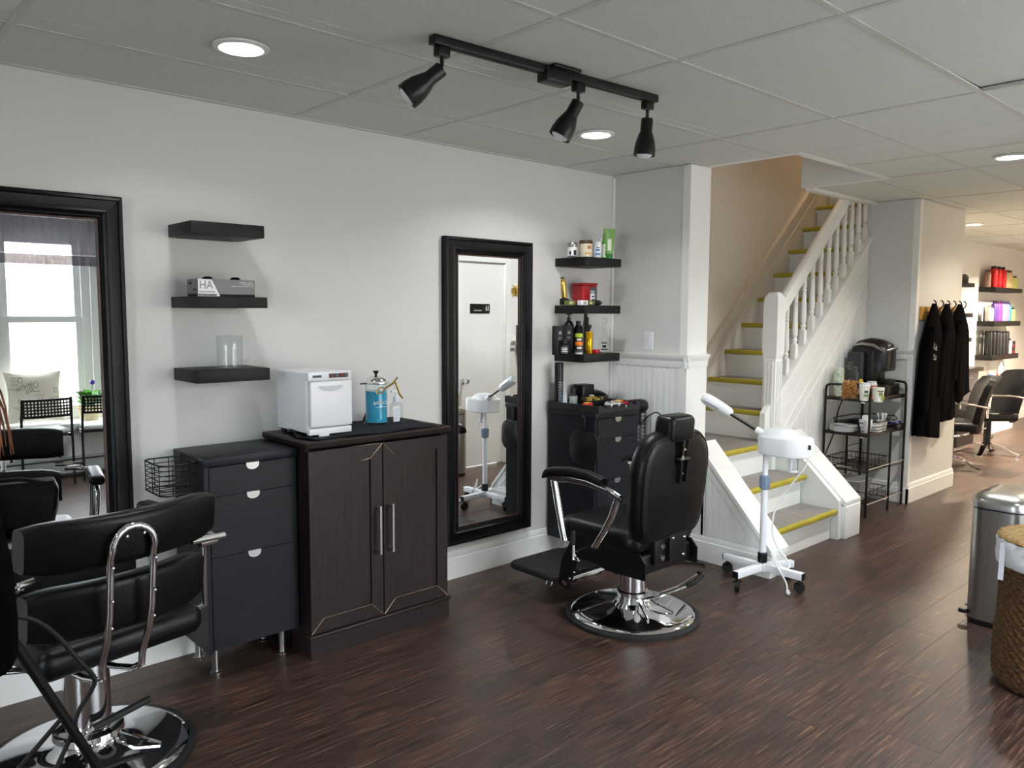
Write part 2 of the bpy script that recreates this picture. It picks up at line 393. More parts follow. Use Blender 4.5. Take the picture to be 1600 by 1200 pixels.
# ---------------------------------------------------------------- staircase
RISE = .205; stw = thing('staircase', 'white staircase with grey treads, yellow nosings and a turned baluster rail', 'staircase', (4.68, 2.9, 0))
SO = -Vector((4.68, 2.9, 0))
def sp(mb, name, m, smooth=30, parent=None):
    mb.v = [tuple(Vector(v)+SO) for v in mb.v]; return mb.build(name, m, parent or stw, smooth)
X0, X1 = 4.26, 5.14
lowY = [2.41, 2.63, 2.85]
for k in range(3):
    z = RISE*(k+1); y0 = lowY[k]; y1 = lowY[k+1] if k < 2 else YW-.02
    sp(MB().box(X0, X1 if k < 2 else 5.03, y0, y0+.02, z-RISE, z-.03), 'riser', white_m)
    td = sp(MB().rbox(X0 if k < 2 else XE+.21, X1 if k < 2 else 5.12, y0-.02, y1+.02 if k < 2 else y1, z-.03, z, .006), 'tread', tread_m)
    nb = MB().rbox(X0, X1 if k < 2 else 5.03, y0-.05, y0-.018, z-.032, z+.004, .012); sp(nb, 'nosing', yellow_m, parent=td)
    sp(MB().box(X0, X1 if k < 2 else 5.03, y0-.026, y0, z-.052, z-.031), 'scotia', white_m)
NX = [5.08, 5.23, 5.45, 5.68, 5.915, 6.15, 6.385, 6.615, 6.84, 7.06, 7.28]
for k, x in enumerate(NX):
    z = RISE*(k+4); xn = NX[k+1] if k+1 < len(NX) else x+1.0
    yl = 2.90
    sp(MB().box(x+.03, x+.05, yl, YW-.022, z-RISE, z-.03), 'riser', white_m)
    td = sp(MB().rbox(x+.012, xn+.05, yl, YW-.022, z-.03, z, .006), 'tread', tread_m)
    sp(MB().rbox(x-.012, x+.02, yl, YW-.022, z-.032, z+.004, .012), 'nosing', yellow_m, parent=td)
    sp(MB().box(x+.008, x+.03, yl, YW-.022, z-.052, z-.031), 'scotia', white_m)
# wall-side skirting of the flight (a flat board with a moulded top edge)
sk = lambda x, o: .205*4+(x-5.08)*.893+o
for (a, bb, d0, d1, nm) in ((-.25, .26, YW-.022, YW-.0005, 'skirt_board'), (.26, .31, YW-.034, YW-.0005, 'skirt_moulding'), (.15, .17, YW-.028, YW-.02, 'skirt_bead')):
    sp(MB().ext([(4.9, sk(4.9, a)), (7.4, sk(7.4, a)), (7.4, sk(7.4, bb)), (4.9, sk(4.9, bb))], d0, d1), nm, tan_m)
# low flight, left side: beadboard cheek with a sloping cap
cheek = [(2.253, 0), (YE, 0), (YE, slope_w(2.75)), (2.75, slope_w(2.75)), (2.253, slope_w(2.253))]
YZ = Matrix(((0, 1, 0, 0), (1, 0, 0, 0), (0, 0, 1, 0), (0, 0, 0, 1)))
def extx(poly, x0, x1):      # polygon in (y, z) extruded along x
    mb = MB().ext(poly, x0, x1); mb.v = [(v[1], v[0], v[2]) for v in mb.v]; mb.f = [tuple(reversed(f)) for f in mb.f]; return mb
sp(extx(cheek, XE, X0-.002), 'cheek_wall', white_m)
b_ = bead('beadboard', 2.262, 2.74, lambda y: .158, lambda y: max(.16, slope_w(y)-.05), lambda w, d, z: (XE-d+SO.x, w+SO.y, z), parent=stw)
sp(MB().box(XE-.006, XE, 2.70, 2.87, .158, .66), 'stile', white_m)
cap = [(2.245, slope_w(2.245)-.02), (2.76, slope_w(2.76)-.02), (2.76, slope_w(2.76)+.012), (2.245, slope_w(2.245)+.012)]
sp(extx(cap, XE-.018, X0+.012), 'cheek_cap', white_m)
sp(extx([(2.254, slope_w(2.254)-.095), (2.75, slope_w(2.75)-.095), (2.75, slope_w(2.75)-.02), (2.254, slope_w(2.254)-.02)], XE-.009, XE), 'cheek_band', white_m)
sp(MB().rbox(XE-.004, X0+.006, 2.252, 2.30, 0, .16, .005), 'end_block', white_m)
# low flight, right side
slope_r = lambda y: .235+(y-2.33)*.95
sp(extx([(2.36, 0), (2.85, 0), (2.85, slope_r(2.76)), (2.76, slope_r(2.76)), (2.36, slope_r(2.36))], 5.15, 5.40), 'cheek_wall', white_m)
sp(extx([(2.33, slope_r(2.33)-.02), (2.78, slope_r(2.78)-.02), (2.78, slope_r(2.78)+.02), (2.33, slope_r(2.33)+.02)], 5.19, 5.415), 'cheek_cap', white_m)
sp(MB().rbox(5.19, 5.41, 2.325, 2.40, 0, .225, .006), 'end_block', white_m)
# side wall under the flight with its sloping string and mouldings
zs = lambda x: 1.13+(x-5.40)*.845           # foot line of the balusters
side = [(5.03, 0), (6.58, 0), (6.58, zs(6.58)), (5.03, zs(5.03))]
sp(MB().ext(side, 2.855, 2.895), 'string_wall', white_m)
for a, bb, d in ((-.02, .02, .03), (-.10, -.02, .004), (-.36, -.335, .012), (-.335, -.20, .004), (-.47, -.43, .014), (-.43, -.36, .007)):
    xa = 5.12
    sp(MB().ext([(xa, zs(xa)+a), (6.575, zs(6.575)+a), (6.575, zs(6.575)+bb), (xa, zs(xa)+bb)], 2.855-d, 2.856 if bb < .01 else 2.90), 'string_moulding', white_m)
bead('beadboard', 5.42, 6.575, lambda x: .158, lambda x: max(.2, zs(x)-.45), lambda w, d, z: (w+SO.x, 2.855-d+SO.y, z), parent=stw)
sp(MB().box(5.42, 6.575, 2.84, 2.855, 0, .158), 'skirting', white_m)
# newel post
nw = sp(MB().rbox(5.105, 5.205, 2.828, 2.928, .2, 1.20, .008), 'newel_post', white_m)
sp(MB().loft([[(5.155+w*x, 2.878+w*y, z) for x, y in ((-1, -1), (1, -1), (1, 1), (-1, 1))] for w, z in ((.047, 1.195), (.055, 1.25), (.055, 1.60), (.048, 1.63), (.028, 1.662))]), 'newel_head', white_m, parent=nw)
for s_ in (-.026, 0, .026):
    sp(MB().tube([(5.155+s_, 2.8275, .62), (5.155+s_, 2.8275, 1.18)], .008, 6), 'flute', white_m, parent=nw)
    sp(MB().tube([(5.1045, 2.878+s_, .62), (5.1045, 2.878+s_, 1.18)], .008, 6), 'flute', white_m, parent=nw)
# rail and balusters
rz_ = lambda x: 1.60+(x-5.25)*.90
sp(MB().loft([[(x, 2.878+d, rz_(x)+h) for d, h in ((-.034, -.05), (-.036, -.005), (-.024, .028), (0, .038), (.024, .028), (.036, -.005), (.034, -.05))] for x in (5.2, 6.575)]), 'handrail', white_m)
sp(MB().loft([[(x, 2.878+d, rz_(x)+h) for d, h in ((-.016, -.11), (-.02, -.05), (.02, -.05), (.016, -.11))] for x in (5.2, 6.575)]), 'rail_fillet', white_m)
bal = None
for k in range(11):
    x = 5.33+.121*k; zb, zt = zs(x)-.0, rz_(x)-.09; hb = zt-zb
    prof = [(.018, .12), (.018, .135), (.023, .15), (.015, .165), (.021, .18), (.0225, .22), (.016, hb-.14), (.013, hb-.125), (.02, hb-.115), (.013, hb-.105), (.016, hb-.085), (.016, hb)]
    mb = MB(); mb.box(-.021, .021, -.021, .021, -.03, .12); mb.lathe(prof, 12)
    mb.v = [(v[0]+x, v[1]+2.878, v[2]+zb) for v in mb.v]; sp(mb, 'baluster', white_m)

# ---------------------------------------------------------------- shop front, window wall, washroom block
S('wall_front', wall_m, (-2.4, -2.3, -1.5, .2, 0, ZC), (-2.4, -2.3, 1.2, YW, 0, ZC), (-2.4, -2.3, .2, 1.2, 2.2, ZC), (-2.4, -2.3, .2, 1.2, 0, .1))
w = sempty('window_1', (-2.35, .7, .1))
f = MB(); [f.box(-.03, .03, a, c, d, e_) for a, c, d, e_ in ((-.5, -.44, 0, 2.1), (.44, .5, 0, 2.1), (-.44, .44, 0, .15), (-.44, .44, 2.02, 2.1))]
fo = f.build('window_frame', white_m, w, 0); MB().box(-.003, .003, -.44, .44, .15, 2.02).build('pane', pane_m, fo, 0)
WX = [(1.8, 'window_2')]
S('wall_right', wall_m, (-2.3, 1.4, -1.6, -1.45, 0, ZC), (2.2, 2.35, -1.6, -1.45, 0, ZC), (4.55, 4.7, -1.6, -1.45, 0, ZC), (2.35, 4.55, -1.6, -1.45, 0, .15), (2.35, 4.55, -1.6, -1.45, 2.25, ZC), (1.4, 2.2, -1.6, -1.45, 0, .5), (1.4, 2.2, -1.6, -1.45, 2.25, ZC))
w = sempty('window_3', (3.45, -1.52, .15))
for x0 in (-1.1, -.3667, .3667):
    f = MB(); [f.box(a, c, -.03, .03, d, e_) for a, c, d, e_ in ((x0, x0+.04, 0, 2.1), (x0+.693, x0+.733, 0, 2.1), (x0+.04, x0+.693, 0, .05), (x0+.04, x0+.693, 2.05, 2.1))]
    fo = f.build('window_frame', white_m, w, 0); MB().box(x0+.04, x0+.693, -.003, .003, .05, 2.05).build('pane', pane_m, fo, 0)
for wx, nm in WX:
    w = sempty(nm, (wx, -1.5, .5))
    f = MB(); [f.box(*q) for q in ((-.4, -.33, -.06, .03, 0, 1.75), (.33, .4, -.06, .03, 0, 1.75), (-.33, .33, -.06, .03, 0, .05), (-.33, .33, -.06, .03, 1.68, 1.75))]; f.build('window_frame', white_m, w, 0)
    for z0, z1, yy in ((.05, .95, .0), (.9, 1.68, -.03)):
        f = MB(); [f.box(*q) for q in ((-.33, -.275, yy-.02, yy+.02, z0, z1), (.275, .33, yy-.02, yy+.02, z0, z1), (-.275, .275, yy-.02, yy+.02, z0, z0+.06), (-.275, .275, yy-.02, yy+.02, z1-.05, z1))]
        so = f.build('sash', white_m, w, 0); MB().box(-.275, .275, yy-.002, yy+.002, z0+.06, z1-.05).build('pane', pane_m, so, 0)
    f = MB(); [f.box(*q) for q in ((-.5, -.4, .05, .075, -.02, 1.85), (.4, .5, .05, .075, -.02, 1.85), (-.5, .5, .05, .075, 1.75, 1.85))]; f.build('casing', white_m, w, 0)
    MB().box(-.6, .5, .05, .40, -.08, -.02).build('window_seat', white_m, w, 0); MB().box(-.6, .5, .05, .37, -.5, -.08).build('seat_front', wall_m, w, 0)
S('wall_block', wall_m, (4.6, 4.7, -1.45, 1.0, 0, ZC), (4.7, 4.73, .9, 1.0, 0, ZC), (5.35, 13.6, .9, 1.0, 0, ZC), (4.73, 5.35, .9, 1.0, 2.0, ZC))
w = sempty('door_1', (5.04, .95, 0))
d_ = MB().box(-.285, .285, .01, .045, .008, 1.985).build('door_leaf', white_m, w, 0)
MB().box(-.31, -.287, -.05, .05, 0, 2).box(.287, .31, -.05, .05, 0, 2).box(-.31, .31, -.05, .05, 1.985, 2.0).build('door_jamb', white_m, w, 0)
f = MB(); [f.box(*q) for q in ((-.36, -.30, .05, .068, 0, 2.07), (.30, .36, .05, .068, 0, 2.07), (-.30, .30, .05, .068, 2.0, 2.07))]; f.build('door_casing', white_m, w, 0)
MB().lathe([(.03, 0), (.03, .006), (.012, .012), (.012, .035), (.028, .045), (.03, .06), (.022, .075), (0.004, .078)], 16, T((-.235, .045, .85)) @ Rx(-PI/2)).build('door_knob', chrome_m, d_)
sg = thing('restroom_sign', 'black restroom sign with white pictograms on the white door', 'sign', (5.02, .995, 1.55))
MB().rbox(-.125, .125, 0, .006, -.045, .045, .003).build('plate', plastic_b, sg)
for x in (.10, .075):
    MB().lathe([(.004, 0), (.006, .003), (.004, .006)], 8, T((x, .006, .022)) @ Rx(-PI/2)).box(x-.006, x+.006, .006, .0072, -.022, .014).build('pictogram', paper_m, sg)
text('restroom', .026, paper_m, sg, T((-.03, .0065, -.018)) @ FACE_PY)
prof_x('trim_5', 5.41, 7.5, 1.0, [(-d, z-.02) for d, z in RAIL]); 
sun = thing('sun_ornament', 'small gold sun ornament hanging beside the white door', 'ornament', (5.475, 1.0, 1.73))
MB().lathe([(.0, 0), (.03, .004), (.028, .012), (.012, .02), (0, .021)], 14, Rx(-PI/2)).build('face', gold_m, sun)
for k in range(12):
    a = 2*PI*k/12; MB().loft([[(cos(a)*r_+px*cos(a+PI/2), .006+q, sin(a)*r_+px*sin(a+PI/2)) for px, q in ((-w_, -.003), (w_, -.003), (w_, .003), (-w_, .003))] for r_, w_ in ((.026, .009), (.055 if k % 2 else .07, .001))]).build('ray', gold_m, sun)
br = thing('broom', 'broom with red handle and black grip leaning by the white door', 'broom', (5.67, 1.19, 0))
MB().tube([(0, 0, .06), (-.16, -.14, 1.02)], .011, 8).build('handle', red_m, br); MB().tube([(-.16, -.14, 1.02), (-.19, -.165, 1.2)], .014, 8).build('grip', plastic_b, br)
MB().loft([[(x*w_, y*.02, z) for x, y in ((-1, -1), (1, -1), (1, 1), (-1, 1))] for w_, z in ((.14, 0), (.12, .06), (.05, .1))]).build('head', plastic_b, br)
# the building across the street, seen through the panes
m = bpy.data.materials.new('pale_brick'); m.use_nodes = True; nt = m.node_tree; bt = nt.nodes.new('ShaderNodeTexBrick'); tc = nt.nodes.new('ShaderNodeTexCoord'); mp = nt.nodes.new('ShaderNodeMapping'); mp.inputs['Rotation'].default_value = (-PI/2, 0, 0)
bt.inputs['Scale'].default_value = 3.2; bt.inputs['Color1'].default_value = lin('#d9bdb2'); bt.inputs['Color2'].default_value = lin('#cdaa9e'); bt.inputs['Mortar'].default_value = lin('#eeeae6'); bt.inputs['Mortar Size'].default_value = .03
nt.links.new(tc.outputs['Object'], mp.inputs[0]); nt.links.new(mp.outputs[0], bt.inputs['Vector']); nt.links.new(bt.outputs['Color'], nt.nodes['Principled BSDF'].inputs['Base Color']); nt.nodes['Principled BSDF'].inputs['Roughness'].default_value = .9
S('wall_across', m, (-9, 16, -11.2, -11, -.3, 3.0)); S('ground_outside', mat('pale_pavement', '#a5a29c', .9, bump=.2), (-14, 16, -11, -1.62, -.3, -.1), (-14, -2.42, -1.62, 6, -.3, -.1))

# ================================================================ lights of the room
def downlight(x, y, label, warm=False, e=None):
    o = thing('downlight', label, 'ceiling light', (x, y, ZC), 0, 'round recessed ceiling lights')
    MB().lathe([(.092, 0), (.092, -.006), (.074, -.010), (.072, -.004), (.072, 0)], 28).build('trim_ring', white_m, o)
    MB().lathe([(.0001, -.0035), (.073, -.0035), (.073, -.001), (.0001, -.001)], 28).build('lens', warm_lamp if warm else lamp_m, o)
    l = area('downlight_lamp', (x, y, ZC-.012), (0, 0, 0), .14, None, e or (WARM_E if warm else DOWN_E), (1, .84, .64) if warm else (.98, .99, 1), 'DISK', spread=R(140))
    return o
downlight(1.211, 2.688, 'bright round downlight above the left floating shelves', e=4.2)
downlight(3.078, 2.73, 'bright round downlight behind the black track lights', e=9.5)
downlight(5.205, 1.476, 'bright round downlight at the right edge of the ceiling', e=24)
downlight(8.8, 2.787, 'small warm downlight in the back room', True)
for k, (x, y) in enumerate(((-.7, 2.7), (-.7, .4), (1.2, .4), (3.1, .35))): downlight(x, y, 'round downlight out of the picture behind the camera', e=(5, 5, 6, 15)[k])
downlight(7.3, 1.45, 'warm downlight beside the pier just outside the picture', True, 26); downlight(11.3, 2.4, 'warm downlight deep in the back room out of the picture', True); downlight(11.3, 1.5, 'warm downlight deep in the back room out of the picture', True)
# warm lamp upstairs
up_l = thing('stair_lamp', 'warm globe lamp on the ceiling above the upper stairs', 'ceiling light', (6.9, 3.17, 4.9))
MB().lathe([(.05, 0), (.05, -.03), (.03, -.04)], 16).build('canopy', white_m, up_l)
MB().lathe([(.02, -.04), (.07, -.06), (.09, -.1), (.07, -.15), (.01, -.17)], 16).build('globe', warm_lamp, up_l)
area('stair_lamp_light', (6.9, 3.17, 4.72), (0, 0, 0), .18, None, 14, (1, .66, .38), 'DISK')
# track light
tk = thing('track_light', 'black ceiling track light with three swivel spot heads', 'track light', (2.17, 2.12, ZC))
ya = lambda x: (2.149+(2.099-2.149)*(x-1.616)/(2.726-1.616))
tb = MB().rbox(-.56, .56, -.018, .018, -.03, 0, .003).build('track', plastic_b, tk); tb.rotation_euler = (0, 0, math.atan2(-.05, 1.11))
MB().box(-.545, .545, -.004, .004, -.0305, -.0285).build('slot', dark_m, tb, 0)
MB().rbox(-.06, .075, -.055, .055, -.012, 0, .004).build('canopy', plastic_b, tb); MB().rbox(-.075, .05, -.03, .03, -.058, -.008, .006).build('connector', plastic_b, tb)
HEAD = [(q*.86, z*.84) for q, z in [(.001, .052), (.027, .05), (.029, .044), (.029, -.01), (.031, -.018), (.036, -.03), (.047, -.065), (.052, -.10), (.052, -.128), (.049, -.128), (.046, -.10), (.03, -.03), (.001, -.025)]]
for x, dirv in ((-.515, Vector((-.60, .50, -.62))), (.115, Vector((-.36, .30, -.88))), (.515, Vector((-.03, .06, -1)))):
    yy = ya(2.17+x)-2.12; h_ = MB().rbox(x-.024, x+.024, yy-.016, yy+.016, -.062, -.03, .003).build('adapter', plastic_b, tk)
    d = dirv.normalized(); pv = Vector((x, yy, -.098)); q = d.to_track_quat('-Z', 'Y').to_matrix().to_4x4()
    top = T(pv-Vector((0, 0, .01))-d*-.035) @ q
    MB().tube([(x, yy, -.06), (x, yy, -.088), pv+d*.012], .007, 8).build('stem', plastic_b, h_)
    sh = MB().lathe(HEAD, 22, T(pv+d*.042) @ q).build('lamp_shade', plastic_b, tk); MB().lathe([(.001, -.075), (.017, -.078), (.03, -.088), (.036, -.099), (.03, -.109), (.017, -.116), (.001, -.117)], 18, T(pv+d*.042) @ q).build('bulb', plastic_w, sh)

# ================================================================ mirrors, shelves
def wall_mirror(x0, x1, z0, z1, label):
    cx_, cz = (x0+x1)/2, (z0+z1)/2; w, h = (x1-x0)/2, (z1-z0)/2
    o = thing('wall_mirror', label, 'mirror', (cx_, YW, z0), 0, 'tall black framed mirrors')
    prof = [(0, 0), (0, .036), (.006, .042), (.016, .044), (.02, .038), (.05, .034), (.066, .040), (.074, .036), (.078, .030), (.085, .028), (.092, .02), (.094, 0)]
    for a, bb, nm in ((0, 0, 'f'),):
        cs = [(-1, -1), (1, -1), (1, 1), (-1, 1)]
        for k in range(4):
            (ax, az), (bx, bz) = cs[k], cs[(k+1) % 4]
            ring = lambda sx, sz: [(sx*(w-d), -t, h+sz*(h-d)) for d, t in prof]
            MB().loft([ring(ax, az), ring(bx, bz)]).build('frame_rail', frame_m, o, 30)
    MB().box(-w+.08, w-.08, -.018, -.012, .08, 2*h-.08).build('glass', mirror_m, o, 0)
    i_ = MB(); e_ = .0945
    for (xa, xb, za, zb) in ((-w+e_-.004, -w+e_+.004, e_, 2*h-e_), (w-e_-.004, w-e_+.004, e_, 2*h-e_), (-w+e_, w-e_, e_-.004, e_+.004), (-w+e_, w-e_, 2*h-e_-.004, 2*h-e_+.004)): i_.box(xa, xb, -.024, -.018, za, zb)
    i_.build('inner_rim', frame_rim, o, 0)
    return o
wall_mirror(.375, 1.037, .235, 1.965, 'tall black framed mirror at the left edge reflecting the window')
wall_mirror(2.672, 3.33, .2, 1.925, 'tall black framed mirror between the dark cabinet and the corner station')
def shelf(x0, x1, zt, th, label, y0=3.225, group='black floating shelves'):
    o = thing('floating_shelf', label, 'shelf', ((x0+x1)/2, YW, zt-th), 0, group); w = (x1-x0)/2
    MB().rbox(-w, w, y0-YW, 0, 0, th, .002, 1).build('board', shelf_m, o, 30); MB().box(-w+.03, w-.03, -.006, 0, -.0015, .0).build('bracket', iron_m, o, 0)
    return o
shelf(1.226, 1.535, 1.873, .052, 'empty black floating shelf, topmost of the left three')
shelf(1.228, 1.542, 1.572, .046, 'black floating shelf holding the glove box')
shelf(1.23, 1.546, 1.270, .052, 'black floating shelf holding the clear glass mug')
RS = []
for zt, lb in ((1.847, 'black corner shelf holding white jars and green bottles, topmost of three'), (1.558, 'black corner shelf holding the gold clippers and red box'), (1.262, 'black corner shelf above the station crowded with black bottles')):
    shelf(3.557, 3.89, zt, .05, lb)

# ================================================================ furniture along the long wall
def tab_handle(x, y, z): # half-round metal tab on a drawer's upper edge
    poly = [(x-.028, z+.004), (x+.028, z+.004)]+[(x+.028*cos(a), z-.006-.02*sin(a)) for a in [PI*i/8 for i in range(9)]]
    return MB().ext(poly, y-.006, y-.001)
def drawer_unit(x0, x1, y0, y1, H, label, feet=True):
    w, d = (x1-x0)/2, (y1-y0)/2; fb = .115
    o = thing('drawer_unit', label, 'drawers', ((x0+x1)/2, (y0+y1)/2, 0))
    th = .018
    MB().box(-w, -w+th, -d+.004, d, fb, H-.036).box(w-th, w, -d+.004, d, fb, H-.036).box(-w+th, w-th, d-.01, d, fb, H-.036).box(-w+th, w-th, -d+.03, d-.01, fb, fb+th).build('carcass', blk_m, o, 0)
    MB().rbox(-w-.004, w+.004, -d-.004, d, H-.036, H, .003, 1).build('top', blk_m, o, 30)
    zt = H-.04; hs = ((zt-fb)*.16, (zt-fb)*.325, (zt-fb)*.505)
    z = zt
    for h_ in hs:
        dr = MB().box(-w+th+.002, w-th-.002, -d, -d+.018, z-h_+.003, z).box(-w+th+.01, w-th-.01, -d+.018, d-.03, z-h_+.02, z-.03).build('drawer', blk_m, o, 0)
        tab_handle(.0, -d, z).build('handle', nickel_m, dr, label='satin metal tab handle'); z -= h_
    if feet:
        for sx in (-1, 1):
            for sy in (-1, 1):
                MB().lathe([(.024, 0), (.024, .006), (.016, .009), (.014, .02), (.014, fb)], 14, None, (sx*(w-.05), sy*(d-.07)*1, 0)).build('leg', nickel_m, o)
    return o
du = drawer_unit(1.212, 1.612, 3.13, YW-.02, .925, 'black three-drawer unit on short metal legs left of the dark cabinet')
def wire_basket(o, x0, x1, y0, y1, z0, z1, nb, nm='wire_basket'):
    mb = MB()
    loop = lambda z, ins=0: [(x0+ins, y0+ins, z), (x1-ins, y0+ins, z), (x1-ins, y1-ins, z), (x0+ins, y1-ins, z)]
    for i in range(nb):
        z = z0+(z1-z0)*i/(nb-1); L4 = loop(z); q_ = .022; P = [Vector(L4[k])+(Vector(L4[(k+s_) % 4])-Vector(L4[k])).normalized()*q_ for k in range(4) for s_ in (-1, 1)]; mb.tube(P, .0035 if i in (0, nb-1) else .002, 5, True)
    for (x, y) in [(x0, y0+(y1-y0)*t) for t in (.12, .5, .88)]+[(x1, y0+(y1-y0)*t) for t in (.12, .5, .88)]+[(x0+(x1-x0)*t, y0) for t in (.3, .7)]+[(x0+(x1-x0)*t, y1) for t in (.3, .7)]: mb.tube([(x, y, z0), (x, y, z1)], .002, 5)
    for t in (.2, .4, .6, .8): mb.tube([(x0, y0+(y1-y0)*t, z0), (x1, y0+(y1-y0)*t, z0)], .002, 5)
    return mb.build(nm, iron_m, o)
bk = thing('wire_basket', 'black wire basket hung on the left side of the drawer unit', 'basket', (1.135, 3.28, .785))
wire_basket(bk, -.075, .070, -.11, .10, 0, .12, 7, 'basket_wires'); MB().tube([(.07, -.09, .11), (.074, -.09, .135), (.074, .08, .135), (.07, .08, .11)], .003, 6).build('hanger', iron_m, bk)

# dark two-door cabinet
cb = thing('cabinet', 'espresso brown two-door cabinet with long bar handles and chipped edges', 'cabinet', (2.0, 3.25, 0))
W, y0, y1 = .376, -.2, .2
MB().box(-W, -W+.02, y0+.025, y1, 0, .925).box(W-.02, W, y0+.025, y1, 0, .925).box(-W+.02, W-.02, y1-.01, y1, .05, .925).box(-W+.02, W-.02, y0+.03, y1-.01, .1, .118).box(-W+.02, W-.02, y0+.03, y1-.01, .5, .518).build('carcass', cab_m, cb, 0)
MB().loft([[(sx*(W+o_), y0-o_*.8, z), ] and [(-(W+o_), y0-o_, z), (W+o_, y0-o_, z), (W+o_, y1, z), (-(W+o_), y1, z)] for sx, o_, z in ((1, .004, .925), (1, .012, .932), (1, .016, .95), (1, .012, .957), (1, .008, .959))]).build('top', cab_m, cb, 30)
MB().box(-W-.004, W+.004, y0-.006, y0+.03, 0, .088).build('plinth', cab_m, cb, 0); MB().rbox(-W-.012, W+.012, y0-.016, y0+.03, .088, .103, .004, 1).build('plinth_ledge', cab_m, cb, 30)
DW = W-.002
for s_ in (-1, 1):
    xa, xb = (-DW, -.003) if s_ < 0 else (.003, DW); za, zb = .108, .915; st = .062; yf = y0-.002
    dr = MB().box(xa+st-.004, xb-st+.004, yf+.009, yf+.022, za+st-.004, zb-st+.004).build('door', cab_m, cb, 0)
    for (poly) in ([(xa, za), (xa+st, za+st), (xa+st, zb-st), (xa, zb)], [(xb, za), (xb-st, za+st), (xb-st, zb-st), (xb, zb)], [(xa, za), (xb, za), (xb-st, za+st), (xa+st, za+st)], [(xa, zb), (xb, zb), (xb-st, zb-st), (xa+st, zb-st)]):
        c_ = [sum(p[i] for p in poly)/4 for i in (0, 1)]
        MB().ext([(c_[0]+(p[0]-c_[0])*.9985, c_[1]+(p[1]-c_[1])*.9985) for p in poly], yf, yf+.02).build('door_rail', cab_m, dr, 0)
    hx = -.028*-s_ if False else s_*.034; hz0, hz1 = .405, .63
    MB().box(hx-.005, hx+.005, yf-.034, yf-.026, hz0, hz1).box(hx-.005, hx+.005, yf-.03, yf, hz0+.008, hz0+.016).box(hx-.005, hx+.005, yf-.03, yf, hz1-.016, hz1-.008).build('handle', nickel_m, dr, 0, 'long satin bar handle')
    # chipped mitre edges where the foil has worn to the board
    ch = MB(); e_ = .0016; xi = -.003 if s_ < 0 else .003
    ch.tube([(xi-s_*-.0, yf-.0006, zb-.001), (xi+s_*st, yf-.0006, zb-st)], [e_*2.2, e_*.8], 4) if s_ < 0 else ch.tube([(xi, yf-.0006, zb), (xi+st, yf-.0006, zb-st)], e_*.4, 4)
    ch.tube([(xi, yf-.0006, za), (xi+s_*st, yf-.0006, za+st)], [e_*(2 if s_ > 0 else .5), e_*.5], 4)
    xo = -DW if s_ < 0 else DW
    ch.tube([(xo, yf-.0006, za), (xo-s_*st, yf-.0006, za+st)], [e_, e_*.6], 4)
    ch.tube([(xa+st, yf-.0006, za+st), (xb-st, yf-.0006, za+st)], e_*.35, 4)
    if s_ < 0: ch.tube([(xi-st, yf-.0006, zb-st), (xi-st-.05, yf-.0006, zb-st-.006)], [e_*1.5, e_*.6], 4); ch.tube([(-.02, yf-.0006, zb), (-.16, yf-.0006, zb)], [e_*1.2, e_*.4], 4)
    ch.build('worn_edge', cabrim_m, dr, label='pale chipped edge')

# black towel spread on the cabinet top
tw = MB(); nx, ny = 26, 16; random.seed(4)
def th_(x, y): return .9615+.0025*(1+sin(x*23+y*9))+.002*sin(y*41)
gr = []
for j in range(ny+1):
    r_ = []
    for i in range(nx+1):
        u, v = i/nx, j/ny; x = 1.66+.66*u-(.03*(1-u)*sin(v*5)); y = 3.047+.375*v+.008*sin(u*9)*(1-v)
        z = th_(x, y)
        if u > .70 and v > .82: z += .05*math.exp(-((u-.73)/.06)**2)*((v-.82)/.18)
        if u < .06 and v > .35: z += .022*(1-u/.06)
        r_.append((x, y, z))
    gr.append(r_)
top = [[(x, y, z+.004) for x, y, z in r_] for r_ in gr]
tw.loft(gr, False); tw.f = [tuple(reversed(f)) for f in tw.f]; tw.loft(top, False)
edge = lambda g: [g[0][i] for i in range(nx+1)]+[g[j][nx] for j in range(1, ny+1)]+[g[ny][i] for i in range(nx-1, -1, -1)]+[g[j][0] for j in range(ny-1, 0, -1)]
tw.loft([edge(gr), edge(top)], True, False)
tag(tw.build('towel', cloth_b), 'rumpled black towel spread over the dark cabinet top', 'towel')

# ---------------------------------------------------------------- barber chair
bc = thing('barber_chair', 'black leather barber chair with headrest on a round chrome base', 'barber chair', (3.074, 2.439, 0), R(0))
MB().lathe([(.335, 0), (.335, .016), (.322, .026), (.312, .026), (.312, 0)], 56).build('rubber_ring', rubber_m, bc)
MB().lathe([(.314, .02), (.30, .034), (.27, .042), (.16, .050), (.10, .062), (.085, .08), (.085, .1), (.001, .1)], 56).build('base_disc', chrome_m, bc)
MB().lathe([(.078, .1), (.078, .13), (.066, .135), (.064, .29), (.001, .29)], 32).build('pump_column', chrome_m, bc)
lv = MB().tube([(-.02, -.075, .105), (.03, -.13, .12), (.15, -.25, .19), (.20, -.255, .215)], .007, 8).build('pump_lever', chrome_m, bc)
MB().tube([(.13, -.23, .178), (.155, -.258, .197), (.215, -.262, .222), (.235, -.23, .222)], .013, 8).build('lever_grip', rubber_m, lv)
MB().tube([(.235, -.23, .222), (.15, -.17, .16), (.06, -.08, .11)], .004, 6).build('lever_return', chrome_m, lv)
for a in (-2.1, -1.2): MB().tube([(.08*cos(a), .08*sin(a), .095), (.21*cos(a), .21*sin(a), .052)], .006, 6).build('base_rib', chrome_m, bc)
MB().rbox(-.20, .20, -.20, .20, .285, .385, .012).build('seat_frame', plastic_b, bc)
